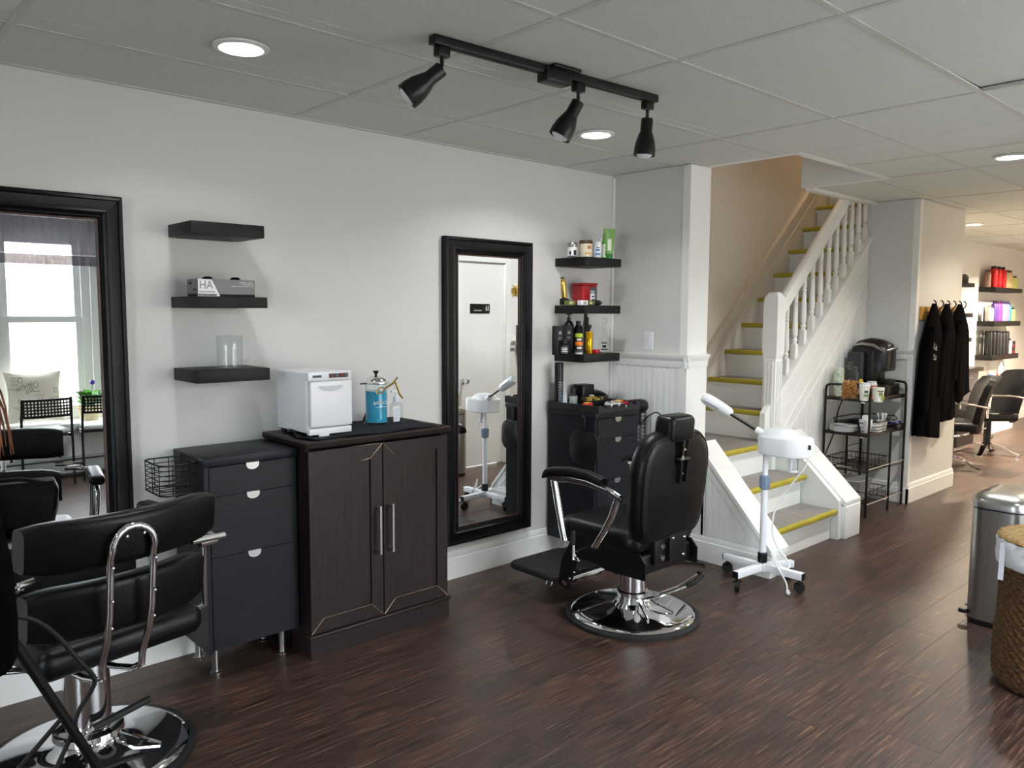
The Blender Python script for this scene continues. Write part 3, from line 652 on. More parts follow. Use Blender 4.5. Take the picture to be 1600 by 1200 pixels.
for s_ in (-1, 1):   # sloping side plates of the frame
    MB().ext([(-.235, .28), (.0, .275), (.19, .335), (.20, .40), (-.20, .40), (-.235, .36)], -.004, .004, T((s_*.205, 0, 0)) @ Rz(PI/2) @ T((0, 0, 0))).build('side_plate', plastic_b, bc)
# seat cushion, waisted and domed
def pad(name, w, d, h, M, parent, m=leather_m, r_=.05, dome=.02, nseg=6, seams=None):
    rings = []
    for k, (s_, z) in enumerate(((-.03, 0), (-.008, .012), (0, h*.35), (-.002, h*.7), (-.014, h*.88), (-.04, h*.98), (-.09, h+dome*.5), (-.16, h+dome))):
        rings.append([(x, y, z) for x, y in rrect(w+2*s_, d+2*s_, max(.008, r_+s_*.5), nseg)])
    return MB().loft(rings, True, True, M).build(name, m, parent, 50)
pad('seat', .50, .50, .105, T((0, .045, .395)), bc, r_=.07)
# backrest: rounded shield with a notch at its top for the headrest slide
def back_outline(n=40):
    pts = []
    W, H0, H1, nw, nd = .262, 0, .53, .062, .135
    P = [(-.17, H0), (.17, H0), (.225, .03), (.25, .10), (W, .26), (.262, .38), (.235, .46), (.175, .515), (.10, .53), (nw+.008, .528), (nw, .51), (nw, .53-nd+.02), (.03, .53-nd), (-.03, .53-nd), (-nw, .53-nd+.02), (-nw, .51), (-nw-.008, .528), (-.10, .53), (-.175, .515), (-.235, .46), (-.262, .38), (-W, .26), (-.25, .10), (-.225, .03)]
    return rnd_path([(x, 0, z) for x, z in P], 1, True)
ol = back_outline(); cz_ = .26
def ring(y, ins):
    out = []
    for p in ol:
        v = Vector((p.x, 0, p.z-cz_)); L_ = v.length; out.append((p.x-v.x/L_*ins, y, p.z-v.z/L_*ins))
    return out
MBk = T((-.022, -.195, .445)) @ Rx(R(5))
rings = [ring(.055, .055), ring(.05, .028), ring(.035, .008), ring(.005, 0), ring(-.03, .004), ring(-.046, .022), ring(-.054, .05)]
bo = MB(); bo.loft([[q for q in r_] for r_ in rings], True, False, MBk)
# fill front and back faces as two strips left and right of the notch plus the field below: use a fan of triangles on a triangulated grid
import bmesh
def capped(mb, name, m, parent, smooth=50):
    me = mb.mesh(name, smooth); bm = bmesh.new(); bm.from_mesh(me)
    bmesh.ops.holes_fill(bm, edges=[e_ for e_ in bm.edges if e_.is_boundary], sides=0)
    bmesh.ops.triangulate(bm, faces=[f for f in bm.faces if len(f.verts) > 4]); bmesh.ops.recalc_face_normals(bm, faces=bm.faces); bm.to_mesh(me); bm.free()
    me.polygons.foreach_set('use_smooth', [True]*len(me.polygons)); me.set_sharp_from_angle(angle=R(smooth)); return link(name, me, m, parent)
bkr = capped(bo, 'backrest', leather_m, bc)
MB().tube([MBk @ Vector(q) for q in ring(-.044, .016)], .0022, 5, True).build('piping', leather_m, bkr)
MB().box(-.014, -.004, -.072, -.05, .285, .40, MBk).box(.034, .044, -.072, -.05, .285, .40, MBk).box(-.004, .034, -.056, -.05, .285, .40, MBk).build('slide_bracket', plastic_b, bc, 0)
MB().box(.018, .034, -.05, -.036, .33, .53, MBk).build('slide_post', chrome_m, bc, 0)
MB().box(-.03, .05, -.075, -.05, .398, .403, MBk).build('bracket_lip', nickel_m, bc, 0)
for x, z in ((.002, .30), (.024, .325), (.026, .44)): MB().lathe([(.001, 0), (.008, .001), (.006, .005), (.001, .006)], 10, MBk @ T((x, -.056, z)) @ Rx(PI/2)).build('bolt', chrome_m, bc)
hr = MB().rbox(-.098, .098, -.062, .05, .475, .60, .032, 3, MBk).build('headrest', leather_m, bc)
MB().tube([MBk @ Vector((x, -.04, z)) for x, z in rrect(.185, .112, .03, 4, 0, .538)], .002, 5, True).build('piping', leather_m, hr)
# hinge block and bolts under the back
MB().rbox(-.03, .10, -.245, -.15, .335, .47, .006).build('hinge_block', plastic_b, bc); MB().rbox(-.12, -.03, -.225, -.15, .33, .45, .006).build('recline_housing', plastic_b, bc)
for x, z in ((-.01, .45), (.08, .44), (.075, .355)): MB().lathe([(.001, 0), (.008, .001), (.006, .006), (.001, .007)], 10, T((x, -.245, z)) @ Rx(PI/2)).build('bolt', chrome_m, bc)
for z in (.42, .365): MB().lathe([(.001, 0), (.014, .001), (.014, .012), (.001, .013)], 12, T((-.075, -.225, z)) @ Rx(PI/2)).build('bolt', chrome_m, bc)
# armrests
for s_ in (-1, 1):
    x = s_*.305
    el = [(cos(2*PI*q/14), sin(2*PI*q/14)) for q in range(14)]
    arm = MB().loft([[(x+.014*c_, y, z+.019*e_) for c_, e_ in el] for y, z in ((.28, .697), (.17, .712), (.05, .713), (-.06, .698), (-.12, .684), (-.165, .668))]).build('arm_bar', chrome_m, bc, 50)
    MB().loft([[(x+.014*c_, y+.021*e_, z) for c_, e_ in el] for y, z in ((.185, .405), (.2, .45), (.225, .54), (.262, .69))]).build('arm_support', chrome_m, arm, 50)
    MB().loft([[(x+.014*c_, y+.021*e_, z) for c_, e_ in el] for y, z in ((-.01, .41), (-.035, .45), (-.075, .51), (-.115, .58), (-.15, .675))]).build('arm_support', chrome_m, arm, 50)
    MB().loft([[(x+dx, y, z+dz) for dx, dz in ((-.027, 0), (-.03, .012), (-.022, .03), (0, .036), (.022, .03), (.03, .012), (.027, 0))] for y, z in ((.318, .692), (.305, .708), (.26, .722), (.15, .738), (.04, .736), (-.05, .718), (-.062, .714))]).build('arm_pad', plastic_b, arm, 45)
    MB().tube([(x, .19, .412), (s_*.2, .19, .40)], .009, 8).build('arm_bolt', chrome_m, arm); MB().tube([(x, -.01, .42), (s_*.2, -.01, .40)], .009, 8).build('arm_bolt', chrome_m, arm)
# recline lever on the left side
lv2 = MB().tube([(-.21, .14, .355), (-.30, .13, .355), (-.325, .06, .325), (-.325, .105, .33), (-.325, .105, .41)], .006, 8).build('recline_lever', chrome_m, bc)
MB().tube([(-.325, .105, .40), (-.325, .11, .47)], .011, 8).build('lever_grip', plastic_b, lv2)
# footrest: two black side plates, cross bar and ribbed plate
for s_ in (-1, 1):
    MB().ext([(.16, .40), (.25, .36), (.31, .25), (.33, .12), (.26, .10), (.21, .25), (.155, .32)], -.006, .006, T((s_*.19, 0, 0)) @ Rz(PI/2) @ Matrix.Scale(-1, 4, (0, 1, 0))).build('footrest_arm', plastic_b, bc)
MB().rbox(-.19, .19, .19, .20, .22, .36, .004).build('apron', plastic_b, bc)
MB().tube([(-.2, .29, .14), (.2, .29, .14)], .012, 8).build('footrest_bar', chrome_m, bc)
fp = MB().loft([[(x, y+.53, z) for x, y in rrect(.42-2*i_, .36-2*i_, .05, 5)] for i_, z in ((.006, .118), (0, .126), (0, .142), (.006, .15))]).build('footplate', rubber_m, bc, 40)
MB().loft([[(x, y+.53, z) for x, y in rrect(.36-2*i_, .30-2*i_, .03, 4)] for i_, z in ((0, .15), (.003, .1525))]).build('footplate_mat', rubber_m, fp, 40)
MB().tube([(-.19+.022*cos(a), .40, .105+.022*sin(a)) for a in [2*PI*i/14 for i in range(14)]], .003, 6, True).build('ring', nickel_m, fp)
MB().rbox(-.1, .1, .29, .40, .118, .14, .004).build('footplate_tongue', plastic_b, bc)
for y, z in ((.25, .17), (.22, .21), (.28, .13)): MB().lathe([(.001, 0), (.007, .001), (.006, .005), (.001, .006)], 10, T((-.196, y, z)) @ Ry(-PI/2)).build('bolt', chrome_m, bc)

# ---------------------------------------------------------------- styling chair at the left edge
sc_ = thing('styling_chair', 'black styling chair with curved back pads and a looped chrome bar', 'salon chair', (.692, 2.865, 0), R(11))
MB().lathe([(.338, 0), (.338, .014), (.325, .022), (.315, .022), (.315, 0)], 56).build('rubber_ring', rubber_m, sc_)
MB().lathe([(.317, .015), (.305, .03), (.28, .036), (.17, .048), (.11, .065), (.09, .09), (.001, .09)], 56).build('base_disc', chrome_m, sc_)
MB().lathe([(.105, .085), (.112, .095), (.108, .11), (.09, .118), (.072, .12), (.07, .38), (.06, .384), (.001, .384)], 32).build('pump_column', chrome_m, sc_)
lv = MB().tube([(-.06, -.09, .11), (-.034, -.105, .15), (.16, -.09, .165)], .008, 8).build('pump_lever', chrome_m, sc_); MB().tube([(-.034, -.105, .15), (.165, -.09, .165)], .013, 8).build('lever_grip', rubber_m, lv)
for a in (-2.0, -.9): MB().tube([(.1*cos(a), .1*sin(a), .095), (.24*cos(a), .24*sin(a), .045)], .008, 6).build('base_rib', chrome_m, sc_)
MB().rbox(-.16, .16, -.16, .16, .38, .43, .01).build('seat_frame', plastic_b, sc_)
MB().rbox(-.265, .265, -.30, .25, .425, .525, .045, 4).build('seat', leather_m, sc_)
def curved_pad(name, w, z0, z1, yb, bow, t, lean):
    rings = []; n = 14
    for i in range(n+1):
        u = -1+2*i/n; x = w/2*u-.045; yc = yb+bow*u*u; e_ = .82 if abs(u) > .985 else (.95 if abs(u) > .85 else 1)
        h_ = (z1-z0)/2*e_; cz = (z0+z1)/2; rr = []
        for a in range(16):
            th = 2*PI*a/16; ca, sa = cos(th), sin(th); q = .42
            yy = (abs(ca)**q)*(1 if ca >= 0 else -1)*t/2; zz_ = (abs(sa)**q)*(1 if sa >= 0 else -1)*h_
            rr.append((x, yc+yy-lean*(cz+zz_-.5), cz+zz_))
        rings.append(rr)
    return MB().loft(rings).build(name, leather_m, sc_, 50)
curved_pad('back_pad', .57, .785, .935, -.395, .075, .075, .12)
curved_pad('back_pad', .535, .57, .735, -.365, .065, .075, .12)
lean = lambda z: -.12*(z-.5)
U = [(-.03, -.02, .395), (-.055, -.22, .40), (-.065, -.40, .44), (-.07, -.402, .50), (-.072, -.445+lean(.6), .60), (-.072, -.447+lean(.8), .83)]
arc = [(-.072*cos(a), -.449+lean(.87), .845+.065*sin(a)) for a in [PI*i/10 for i in range(11)]]
U2 = [(.072, -.447+lean(.8), .83), (.072, -.445+lean(.6), .60), (.07, -.402, .50), (.065, -.40, .44), (.055, -.22, .40), (.03, -.02, .395)]
bx_ = lambda P: [Vector((p[0]*.87-.078, p[1], p[2]-.008)) for p in P]
bar = MB().tube(rnd_path(bx_(U), 1)+bx_(arc)+rnd_path(bx_(U2), 1), .0105, 10).build('back_bar', chrome_m, sc_)
for s_ in (-1, 1):
    for z in (.62, .70, .80, .885): MB().lathe([(.001, 0), (.005, .001), (.004, .003), (.001, .004)], 8, T((s_*.063-.078 if z < .88 else s_*.025-.078, -.459+lean(z), z-.008)) @ Rx(PI/2)).build('bolt', nickel_m, bar)
    a_ = MB().tube(rnd_path([(s_*.27-.03, -.31, .74), (s_*.335, -.30, .735), (s_*.345, -.1, .735), (s_*.345, .18, .735), (s_*.345, .205, .70), (s_*.33, .16, .47), (s_*.16, .14, .415)], 2), .012, 10).build('arm_tube', chrome_m, sc_)
    MB().tube([(s_*.345, -.17, .735), (s_*.34, -.17, .47), (s_*.16, -.14, .415)], .012, 10).build('arm_tube', chrome_m, a_)
    MB().rbox(s_*.345-.032, s_*.345+.032, -.06, .24, .745, .79, .02, 3).build('arm_pad', leather_m, a_)
    MB().tube([(s_*.24-.04, -.33, .76), (s_*.32, -.33, .755)], .011, 8).build('bracket', chrome_m, a_)
# dark leather bag on the seat
def sl(x, y, z):
    a = R(11); return (.692+x*cos(a)-y*sin(a), 2.865+x*sin(a)+y*cos(a), z)
bg_ = thing('leather_bag', 'black leather bag with a flap lying on the styling chair seat', 'bag', sl(-.02, .06, .525), R(11))
MB().loft([[(x, y, z) for x, y in rrect(w_, d_, min(w_, d_)*.35, 4)] for w_, d_, z in ((.30, .10, 0), (.40, .14, .05), (.44, .15, .13), (.43, .13, .2), (.40, .09, .235))]).build('body', leather_m, bg_, 50)
MB().loft([[(x, y+.012, z) for x, y in rrect(w_, d_, .02, 3)] for w_, d_, z in ((.34, .16, .06), (.42, .165, .12), (.44, .15, .2), (.41, .10, .242))]).build('flap', leather_m, bg_, 50)
MB().tube([(-.17, .05, .23), (-.08, .06, .26), (.08, .06, .26), (.17, .05, .23)], .01, 8).build('strap', leather_m, bg_)

# mannequin head on a tripod with a black cape, cut by the left edge
mn = thing('mannequin_stand', 'black caped mannequin with auburn hair on a tripod at the left edge', 'mannequin', (.2, 2.02, 0))
cp = []
for z, w_ in ((.77, .152), (.85, .155), (.98, .15), (1.08, .135), (1.16, .11), (1.22, .07), (1.26, .05)):
    cp.append([(w_*cos(2*PI*j/24)*(1+.06*sin(5*2*PI*j/24)), w_*.9*sin(2*PI*j/24)*(1+.06*cos(4*2*PI*j/24)), z-.03) for j in range(24)])
MB().loft(cp).build('cape', robe_m, mn, 60)
MB().lathe([(.05, 1.2), (.048, 1.26), (.06, 1.29), (.075, 1.33), (.083, 1.38), (.08, 1.43), (.06, 1.47), (.02, 1.485), (.001, 1.486)], 20).build('head', mat('mannequin_skin', '#c49a80', .5), mn)
hair = MB(); random.seed(3)
for k in range(420):
    a = random.uniform(0, 2*PI); t = random.uniform(.1, 1); b0 = Vector((.085*cos(a)*t, .085*sin(a)*t, 1.49-.05*t)); q = []
    L_ = random.uniform(.16, .26); sw = random.uniform(-.02, .03)
    for i in range(6):
        s_ = i/5; q.append(b0+Vector((cos(a)*(.05*s_+.03*sin(s_*3)+sw*s_*s_), sin(a)*(.05*s_+.03*sin(s_*3)+sw*s_*s_), -L_*s_)))
    hair.tube(q, [.004, .004, .0035, .003, .0025, .0008], 4)
hair.build('hair', mat('auburn_hair', '#7a4524', .5, var=.4, vs_=40), mn)['kind'] = 'stuff'
MB().tube([(0, 0, .30), (0, 0, 1.22)], .014, 10).build('pole', iron_m, mn); MB().lathe([(.03, 1.02), (.036, 1.04), (.036, 1.10), (.026, 1.12)], 14).build('hub', plastic_b, mn)
for a in (R(27.8), R(147.8), R(267.8)): MB().tube([(.02*cos(a), .02*sin(a), 1.06), (.545*cos(a), .545*sin(a), .012)], .012, 8).build('leg', iron_m, mn); MB().tube([(0, 0, .34), (.30*cos(a), .30*sin(a), .50)], .006, 6).build('brace', iron_m, mn)
mo = Vector((.2, 2.02, 0))
MB().tube(rnd_path([onY(x, y, 2.2)-mo for x, y in ((20, 962), (55, 968), (90, 992), (125, 1035), (152, 1060), (140, 1085), (122, 1110), (112, 1150), (90, 1195), (70, 1240))], 2), .006, 8).build('cable', rubber_m, mn)

# ---------------------------------------------------------------- corner station
ST = drawer_unit(3.49, 3.89, 3.066, YW-.02, .925, 'black drawer station in the corner crowded with clippers and bottles')
tr = thing('organiser_tray', 'black scalloped tool tray on top of the corner station', 'tray', (3.69, 3.262, .925))
MB().box(-.205, .205, -.2, .19, 0, .006).box(-.205, -.195, -.2, .19, .006, .042).box(.195, .205, -.2, .19, .006, .042).box(-.195, .195, .18, .19, .006, .042).build('tray_body', blk_flat, tr, 0)
poly = [(-.195, 0), (.195, 0), (.195, .042)]
for k in range(4, -1, -1):
    x = -.14+.07*k; poly += [(x+.018*cos(a), .042-.017*sin(a)) for a in [PI*i/6 for i in range(7)]]
poly.append((-.195, .042)); MB().ext(poly, -.212, -.2).build('scalloped_front', blk_flat, tr, 25)
hm = thing('hand_mirror', 'black rounded hand mirror hung by its handle on the station side', 'hand mirror', (3.49, 3.15, .617))
MB().loft([[(-t, y, z) for y, z in rrect(.225-2*i_, .196-2*i_, .065, 6, 0, .098)] for i_, t in ((.004, .0015), (0, .004), (0, .012), (.006, .016))]).build('mirror_body', plastic_b, hm, 40)
MB().rbox(-.014, -.002, -.013, .013, .185, .285, .006).build('handle', plastic_b, hm); MB().tube([(.004, 0, .278), (-.022, 0, .278), (-.022, 0, .292)], .003, 6).build('hook', chrome_m, hm)
wb = thing('wire_basket', 'black wire basket hung on the right side of the corner station', 'basket', (3.95, 3.14, .69))
wire_basket(wb, -.045, .05, -.06, .06, 0, .2, 9, 'basket_wires'); MB().tube([(-.045, 0, .2), (-.054, 0, .235)], .003, 6).build('hanger', iron_m, wb)

# generic bottle: body, cap, label sleeve
def bottle(name, label, cat, loc, prof, body, cap=None, capm=None, sleeve=None, sm=None, group=None, n=16, sy=1, rz=0, marks=None):
    o = thing(name, label, cat, loc, rz, group); bo_ = MB().lathe(prof, n, sy=sy).build('body', body, o)
    if cap: MB().lathe(cap, n, sy=sy).build('cap', capm, o)
    if sleeve:
        r_, z0, z1 = sleeve; MB().lathe([(r_-.001, z0), (r_+.0006, z0), (r_+.0006, z1), (r_-.001, z1)], n, sy=sy).build('label_band', sm, o)
    if marks:   # simple printed lines
        r_, rows = marks
        for z, h_, a0, a1, mm in rows:
            k = 5; MB().loft([[((r_+.0012)*cos(a), (r_+.0012)*sy*sin(a), z+q) for q in (0, h_)] for a in [a0+(a1-a0)*i/k for i in range(k+1)]], False).build('print', mm, o)
    return o
VIEW = R(227)       # direction back to the camera
def pr(z, h_, w=.5, m_=None, off=0): return (z, h_, VIEW+off-w, VIEW+off+w, m_ or ink_m)
z1, z2, z3 = 1.847, 1.558, 1.262
def at(px, y, z): p = onY(px, 500, y); return (p.x, y, z)
# top corner shelf
bottle('hair_product_tin', 'silver lidded tin with a white and black label on the top corner shelf', 'tin', at(893, 3.30, z1), [(.027, 0), (.029, .003), (.029, .06)], steel_m, [(.03, .06), (.031, .062), (.031, .082), (.029, .085), (.001, .085)], steel_m, (.029, .006, .056), paper_m, marks=(.0295, [pr(.008, .03, .35, ink_m, .55), pr(.012, .02, .2, ink_m, -.5)]))
bottle('cream_jar', 'cream coloured jar with a brown lid on the top corner shelf', 'jar', at(914, 3.29, z1), [(.036, 0), (.039, .004), (.039, .082)], pm('#e6dcc0'), [(.04, .082), (.041, .084), (.041, .099), (.039, .102), (.001, .102)], pm('#4a3224'), marks=(.039, [pr(.05, .02, .28, pm('#a8743c'), .45), pr(.018, .012, .5, pm('#c9a15c'), .3)]))
bottle('pill_bottle', 'small white bottle with blue lettering on the top corner shelf', 'bottle', at(932, 3.29, z1), [(.022, 0), (.024, .003), (.024, .075), (.02, .08)], plastic_w, [(.024, .078), (.024, .1), (.022, .102), (.001, .102)], plastic_w, marks=(.024, [pr(.022, .01, .6, pm('#2f86c9')), pr(.045, .012, .45, pm('#2f6fb0')), pr(.062, .006, .4)]))
bottle('lotion_bottle', 'slim green bottle with a dark green cap on the top corner shelf', 'bottle', at(944, 3.285, z1), [(.019, 0), (.021, .004), (.021, .105), (.017, .12), (.013, .128)], pm('#58a63a'), [(.0145, .128), (.0145, .155), (.001, .156)], pm('#1d5a2a'), (.0211, .01, .09), pm('#dfe8d0'), marks=(.0215, [pr(.02, .03, .3, pm('#2d7a34'), .2), pr(.06, .015, .3, pm('#2d7a34'), .2)]))
t_ = thing('squeeze_tube', 'light green squeeze tube standing on its cap behind the green bottle', 'tube', at(950, 3.262, z1))
MB().loft([[(x*w_, y*d_, z) for x, y in [(cos(2*PI*j/16), sin(2*PI*j/16)) for j in range(16)]] for w_, d_, z in ((.024, .022, .03), (.03, .02, .08), (.034, .011, .15), (.036, .002, .185))], True, True, Rz(R(-43))).build('body', pm('#7fae5e'), t_)
MB().lathe([(.023, 0), (.023, .03), (.001, .031)], 16).build('cap', pm('#2d7a34'), t_)
MB().loft([[(x, -.022+.004*k, z) for x in (-.012, .012)] for k, z in ((0, .05), (1, .12))], False, True, Rz(R(-43))).build('print', pm('#e4efd6'), t_)
bottle('lotion_bottle', 'small white capped bottle at the back of the top corner shelf', 'bottle', at(935, 3.40, z1), [(.02, 0), (.02, .10), (.012, .11)], plastic_w, [(.014, .11), (.014, .135), (.001, .136)], plastic_w)
# middle corner shelf
g = thing('hair_clipper', 'gold hair clipper standing upright at the left of the middle corner shelf', 'clipper', at(881, 3.31, z2), R(20))
MB().loft([[(x*w_+o_, y*d_, z) for x, y in [(cos(2*PI*j/14), sin(2*PI*j/14)) for j in range(14)]] for w_, d_, z, o_ in ((.017, .016, .045, .0), (.02, .017, .08, -.006), (.019, .016, .12, -.014), (.017, .014, .145, -.018), (.010, .010, .158, -.02))]).build('body', gold_m, g)
MB().rbox(-.022, .03, -.022, .022, 0, .04, .008).rbox(-.014, .014, -.012, .012, .03, .06, .005).build('stand', plastic_b, g); MB().box(-.03, -.01, -.012, .012, .155, .166).build('blade', chrome_m, g, 0)
o = thing('red_box', 'red plastic box with a clear front on the middle corner shelf', 'box', at(913, 3.385, z2), R(-8))
MB().rbox(-.06, .06, -.05, .05, 0, .125, .006).build('body', red_m, o); MB().rbox(-.063, .063, -.053, .053, .125, .14, .004).build('lid', red_m, o)
MB().rbox(.0, .055, -.054, -.05, .02, .115, .002).build('front_window', pm('#4a4045'), o)
o = thing('clipper_guard_box', 'small white box lying in front of the red box', 'box', at(910, 3.265, z2)); MB().rbox(-.03, .03, -.018, .018, 0, .03, .003).build('body', plastic_w, o); MB().box(-.012, .014, -.0185, -.018, .006, .024).build('print', pm('#9a9a9a'), o, 0)
for px, yy, col, lb in ((890, 3.27, '#6e7a3e', 'olive green small box left of the white box'), (921, 3.26, '#4e5530', 'dark olive small box right of the white box')):
    o = thing('accessory_box', lb, 'box', at(px, yy, z2)); MB().rbox(-.03, .03, -.018, .018, 0, .028, .003).build('body', pm(col), o); MB().box(-.02, .005, -.0185, -.018, .008, .02).build('print', pm('#c9c49a'), o, 0)
bottle('spray_bottle', 'small white and black bottle standing beside the red box', 'bottle', at(925, 3.30, z2), [(.014, 0), (.015, .003), (.015, .07)], plastic_w, [(.015, .07), (.015, .092), (.001, .093)], plastic_g, marks=(.015, [pr(.01, .03, .5, ink_m, .2), pr(.05, .01, .5, ink_m, .2)]))
o = thing('trimmer', 'small black trimmer lying at the right of the middle corner shelf', 'trimmer', at(933, 3.27, z2), R(10)); MB().loft([[(x, y*r_, .017+z*r_) for y, z in [(cos(2*PI*j/10), sin(2*PI*j/10)) for j in range(10)]] for x, r_ in ((-.05, .012), (-.02, .017), (.02, .016), (.045, .008))]).build('body', plastic_b, o); MB().box(-.058, -.05, -.01, .01, .008, .02).build('blade', chrome_m, o, 0)
# bottom corner shelf
for px, yy, lb in ((871, 3.30, 'black printed carton at the left end of the crowded corner shelf'), (885, 3.33, 'black printed carton second from the left on the crowded corner shelf')):
    o = thing('product_carton', lb, 'carton', at(px, yy, z3), R(3)); MB().rbox(-.022, .022, -.022, .022, 0, .175 if px > 880 else .172, .002, 1).build('body', pm('#1b1c1f', .4), o)
    MB().box(-.012, .012, -.0226, -.022, .122, .14).build('emblem', plastic_g, o, 0); MB().box(-.014, .014, -.0226, -.022, .10, .105).box(-.014, .01, -.0226, -.022, .09, .093).build('print', plastic_g, o, 0)
bottle('pump_bottle', 'tall black pump bottle on the crowded corner shelf', 'bottle', at(889, 3.40, z3), [(.03, 0), (.032, .004), (.032, .17), (.02, .195), (.012, .2)], plastic_b, [(.013, .2), (.013, .22), (.006, .222), (.006, .238), (.02, .24), (.02, .25), (.001, .251)], plastic_b)
bottle('gel_jar', 'small black bottle with a white label in front of the cartons', 'bottle', at(882, 3.262, z3), [(.022, 0), (.024, .003), (.024, .06), (.012, .07)], plastic_b, [(.013, .07), (.013, .092), (.001, .093)], plastic_b, (.0241, .01, .05), pm('#5a5c60'), marks=(.0246, [pr(.02, .004, .7, paper_m), pr(.03, .006, .6, paper_m), pr(.04, .003, .6, paper_m)]))
bottle('shampoo_bottle', 'tall slim black bottle behind the stacked jars', 'bottle', at(904, 3.37, z3), [(.028, 0), (.029, .004), (.029, .15), (.02, .17)], plastic_b, [(.016, .17), (.016, .2), (.001, .201)], plastic_b)
bottle('spray_bottle', 'pale grey bottle standing behind the stacked jars', 'bottle', at(914, 3.42, z3), [(.026, 0), (.027, .004), (.027, .16), (.012, .18)], pm('#b9b9b4'), [(.014, .18), (.014, .2), (.001, .201)], plastic_w)
zst = z3
for h_, r_, c1, c2, lb in ((.026, .027, '#8a8c8e', '#3a3b3d', 'flat silver tin at the bottom of the jar stack'), (.05, .0235, '#33302c', '#e5771e', 'pomade jar with an orange lid in the jar stack'), (.05, .0235, '#33302c', '#a9c62c', 'pomade jar with a lime green lid on top of the jar stack')):
    bottle('pomade_jar', lb, 'jar', at(905, 3.268, zst), [(r_-.002, 0), (r_, .002), (r_, h_*.55)], pm(c1), [(r_+.001, h_*.55), (r_+.001, h_*.95), (r_-.001, h_), (.001, h_)], pm(c2), marks=(r_, [pr(h_*.15, h_*.25, .6, pm('#cfcfc4'))])); zst += h_
o = thing('brush', 'black bristle brush standing upright behind the gold bottle', 'brush', at(915, 3.33, z3)); MB().loft([[(x*w_, y*.008, z) for x, y in [(cos(2*PI*j/10), sin(2*PI*j/10)) for j in range(10)]] for w_, z in ((.012, 0), (.012, .1), (.016, .13), (.017, .20), (.012, .245), (.004, .262))]).build('body', plastic_b, o); MB().loft([[(x*.012, -.008-d, z) for x in (-1, 1)] for d, z in ((0, .135), (.008, .14), (.008, .22), (0, .225))], False).build('bristles', rubber_m, o)
o = bottle('spray_bottle', 'shiny gold cylinder bottle with a black brush in its top', 'bottle', at(921, 3.262, z3), [(.0215, 0), (.0225, .002), (.0225, .135), (.021, .137), (.001, .137)], gold_m, [(.006, .137), (.006, .155), (.013, .16), (.014, .178), (.001, .179)], plastic_b); o.children[0].data.materials[0] = mat('yellow_gold', '#d6a419', .2, .75, var=.1)
o = thing('red_tin', 'small flat red tin on the crowded corner shelf', 'tin', at(931, 3.30, z3)); MB().lathe([(.027, 0), (.028, .002), (.028, .01), (.001, .01)], 18).build('base', red_m, o); MB().lathe([(.029, .01), (.029, .02), (.027, .022), (.001, .022)], 18).build('lid', red_m, o)
o = bottle('glass_bottle', 'clear glass spirit bottle with round stopper at the shelf end', 'bottle', at(944, 3.272, z3), [(.028, 0), (.03, .004), (.03, .085), (.026, .10), (.012, .13), (.010, .175)], glass_m, [(.009, .175), (.012, .178), (.018, .19), (.022, .203), (.018, .216), (.004, .222), (.001, .222)], glass_m, marks=(.03, [pr(.02, .008, .7), pr(.034, .018, .4), pr(.06, .006, .6), pr(.07, .003, .6)]))
# things on the station
zt = .931
bottle('hairspray_can', 'tall black hairspray can at the left end of the corner station', 'can', (3.522, 3.40, zt+.0), [(.025, 0), (.027, .004), (.027, .205), (.025, .215)], plastic_b, [(.0275, .21), (.0275, .268), (.025, .275), (.001, .275)], plastic_b, marks=(.027, [pr(.02+.012*k, .006, .45, plastic_g, .3) for k in range(12)]+[(.02, .06, VIEW+.9, VIEW+1.2, pm('#2b8fd0'))]))
o = thing('notice_card', 'white printed card leaning against the wall on the station', 'card', (3.585, 3.43, zt)); MB().box(-.05, .05, -.001, .001, 0, .15, Rx(R(-9))).build('card', paper_m, o, 0); MB().box(-.035, .035, -.0014, -.001, .11, .112, Rx(R(-9))).box(-.035, .03, -.0014, -.001, .09, .0915, Rx(R(-9))).box(-.035, .035, -.0014, -.001, .07, .0715, Rx(R(-9))).box(-.03, .03, -.0014, -.001, .05, .0515, Rx(R(-9))).build('print', plastic_g, o, 0)
bottle('oil_bottle', 'small dark bottle with a white label beside the black dispenser', 'bottle', (3.655, 3.40, zt), [(.024, 0), (.026, .003), (.026, .065), (.013, .08), (.013, .088)], pm('#3a3d40'), [(.014, .085), (.014, .11), (.001, .111)], plastic_b, (.0262, .008, .06), pm('#b9bcbf'))
o = thing('neck_strip_dispenser', 'black tissue strip dispenser box at the back of the station', 'dispenser', (3.745, 3.395, zt)); MB().rbox(-.055, .055, -.045, .045, 0, .13, .01).build('body', plastic_b, o); MB().box(.0, .03, -.0462, -.0452, .03, .07).build('slot', dark_m, o, 0); MB().loft([[(.015-w_, -.046-q, z), (.015+w_, -.046-q, z)] for w_, q, z in ((.02, .0, .065), (.022, .012, .06), (.018, .015, .04))], False).build('strip', paper_m, o)
gt = thing('guard_tray', 'small black tray full of gold and olive clipper guards', 'tray', (3.705, 3.285, zt)); MB().box(-.09, .09, -.042, .042, 0, .004).box(-.09, -.087, -.042, .042, .004, .042).box(.087, .09, -.042, .042, .004, .042).box(-.087, .087, -.042, -.039, .004, .042).box(-.087, .087, .039, .042, .004, .042).build('tray', plastic_b, gt, 0)
random.seed(5)
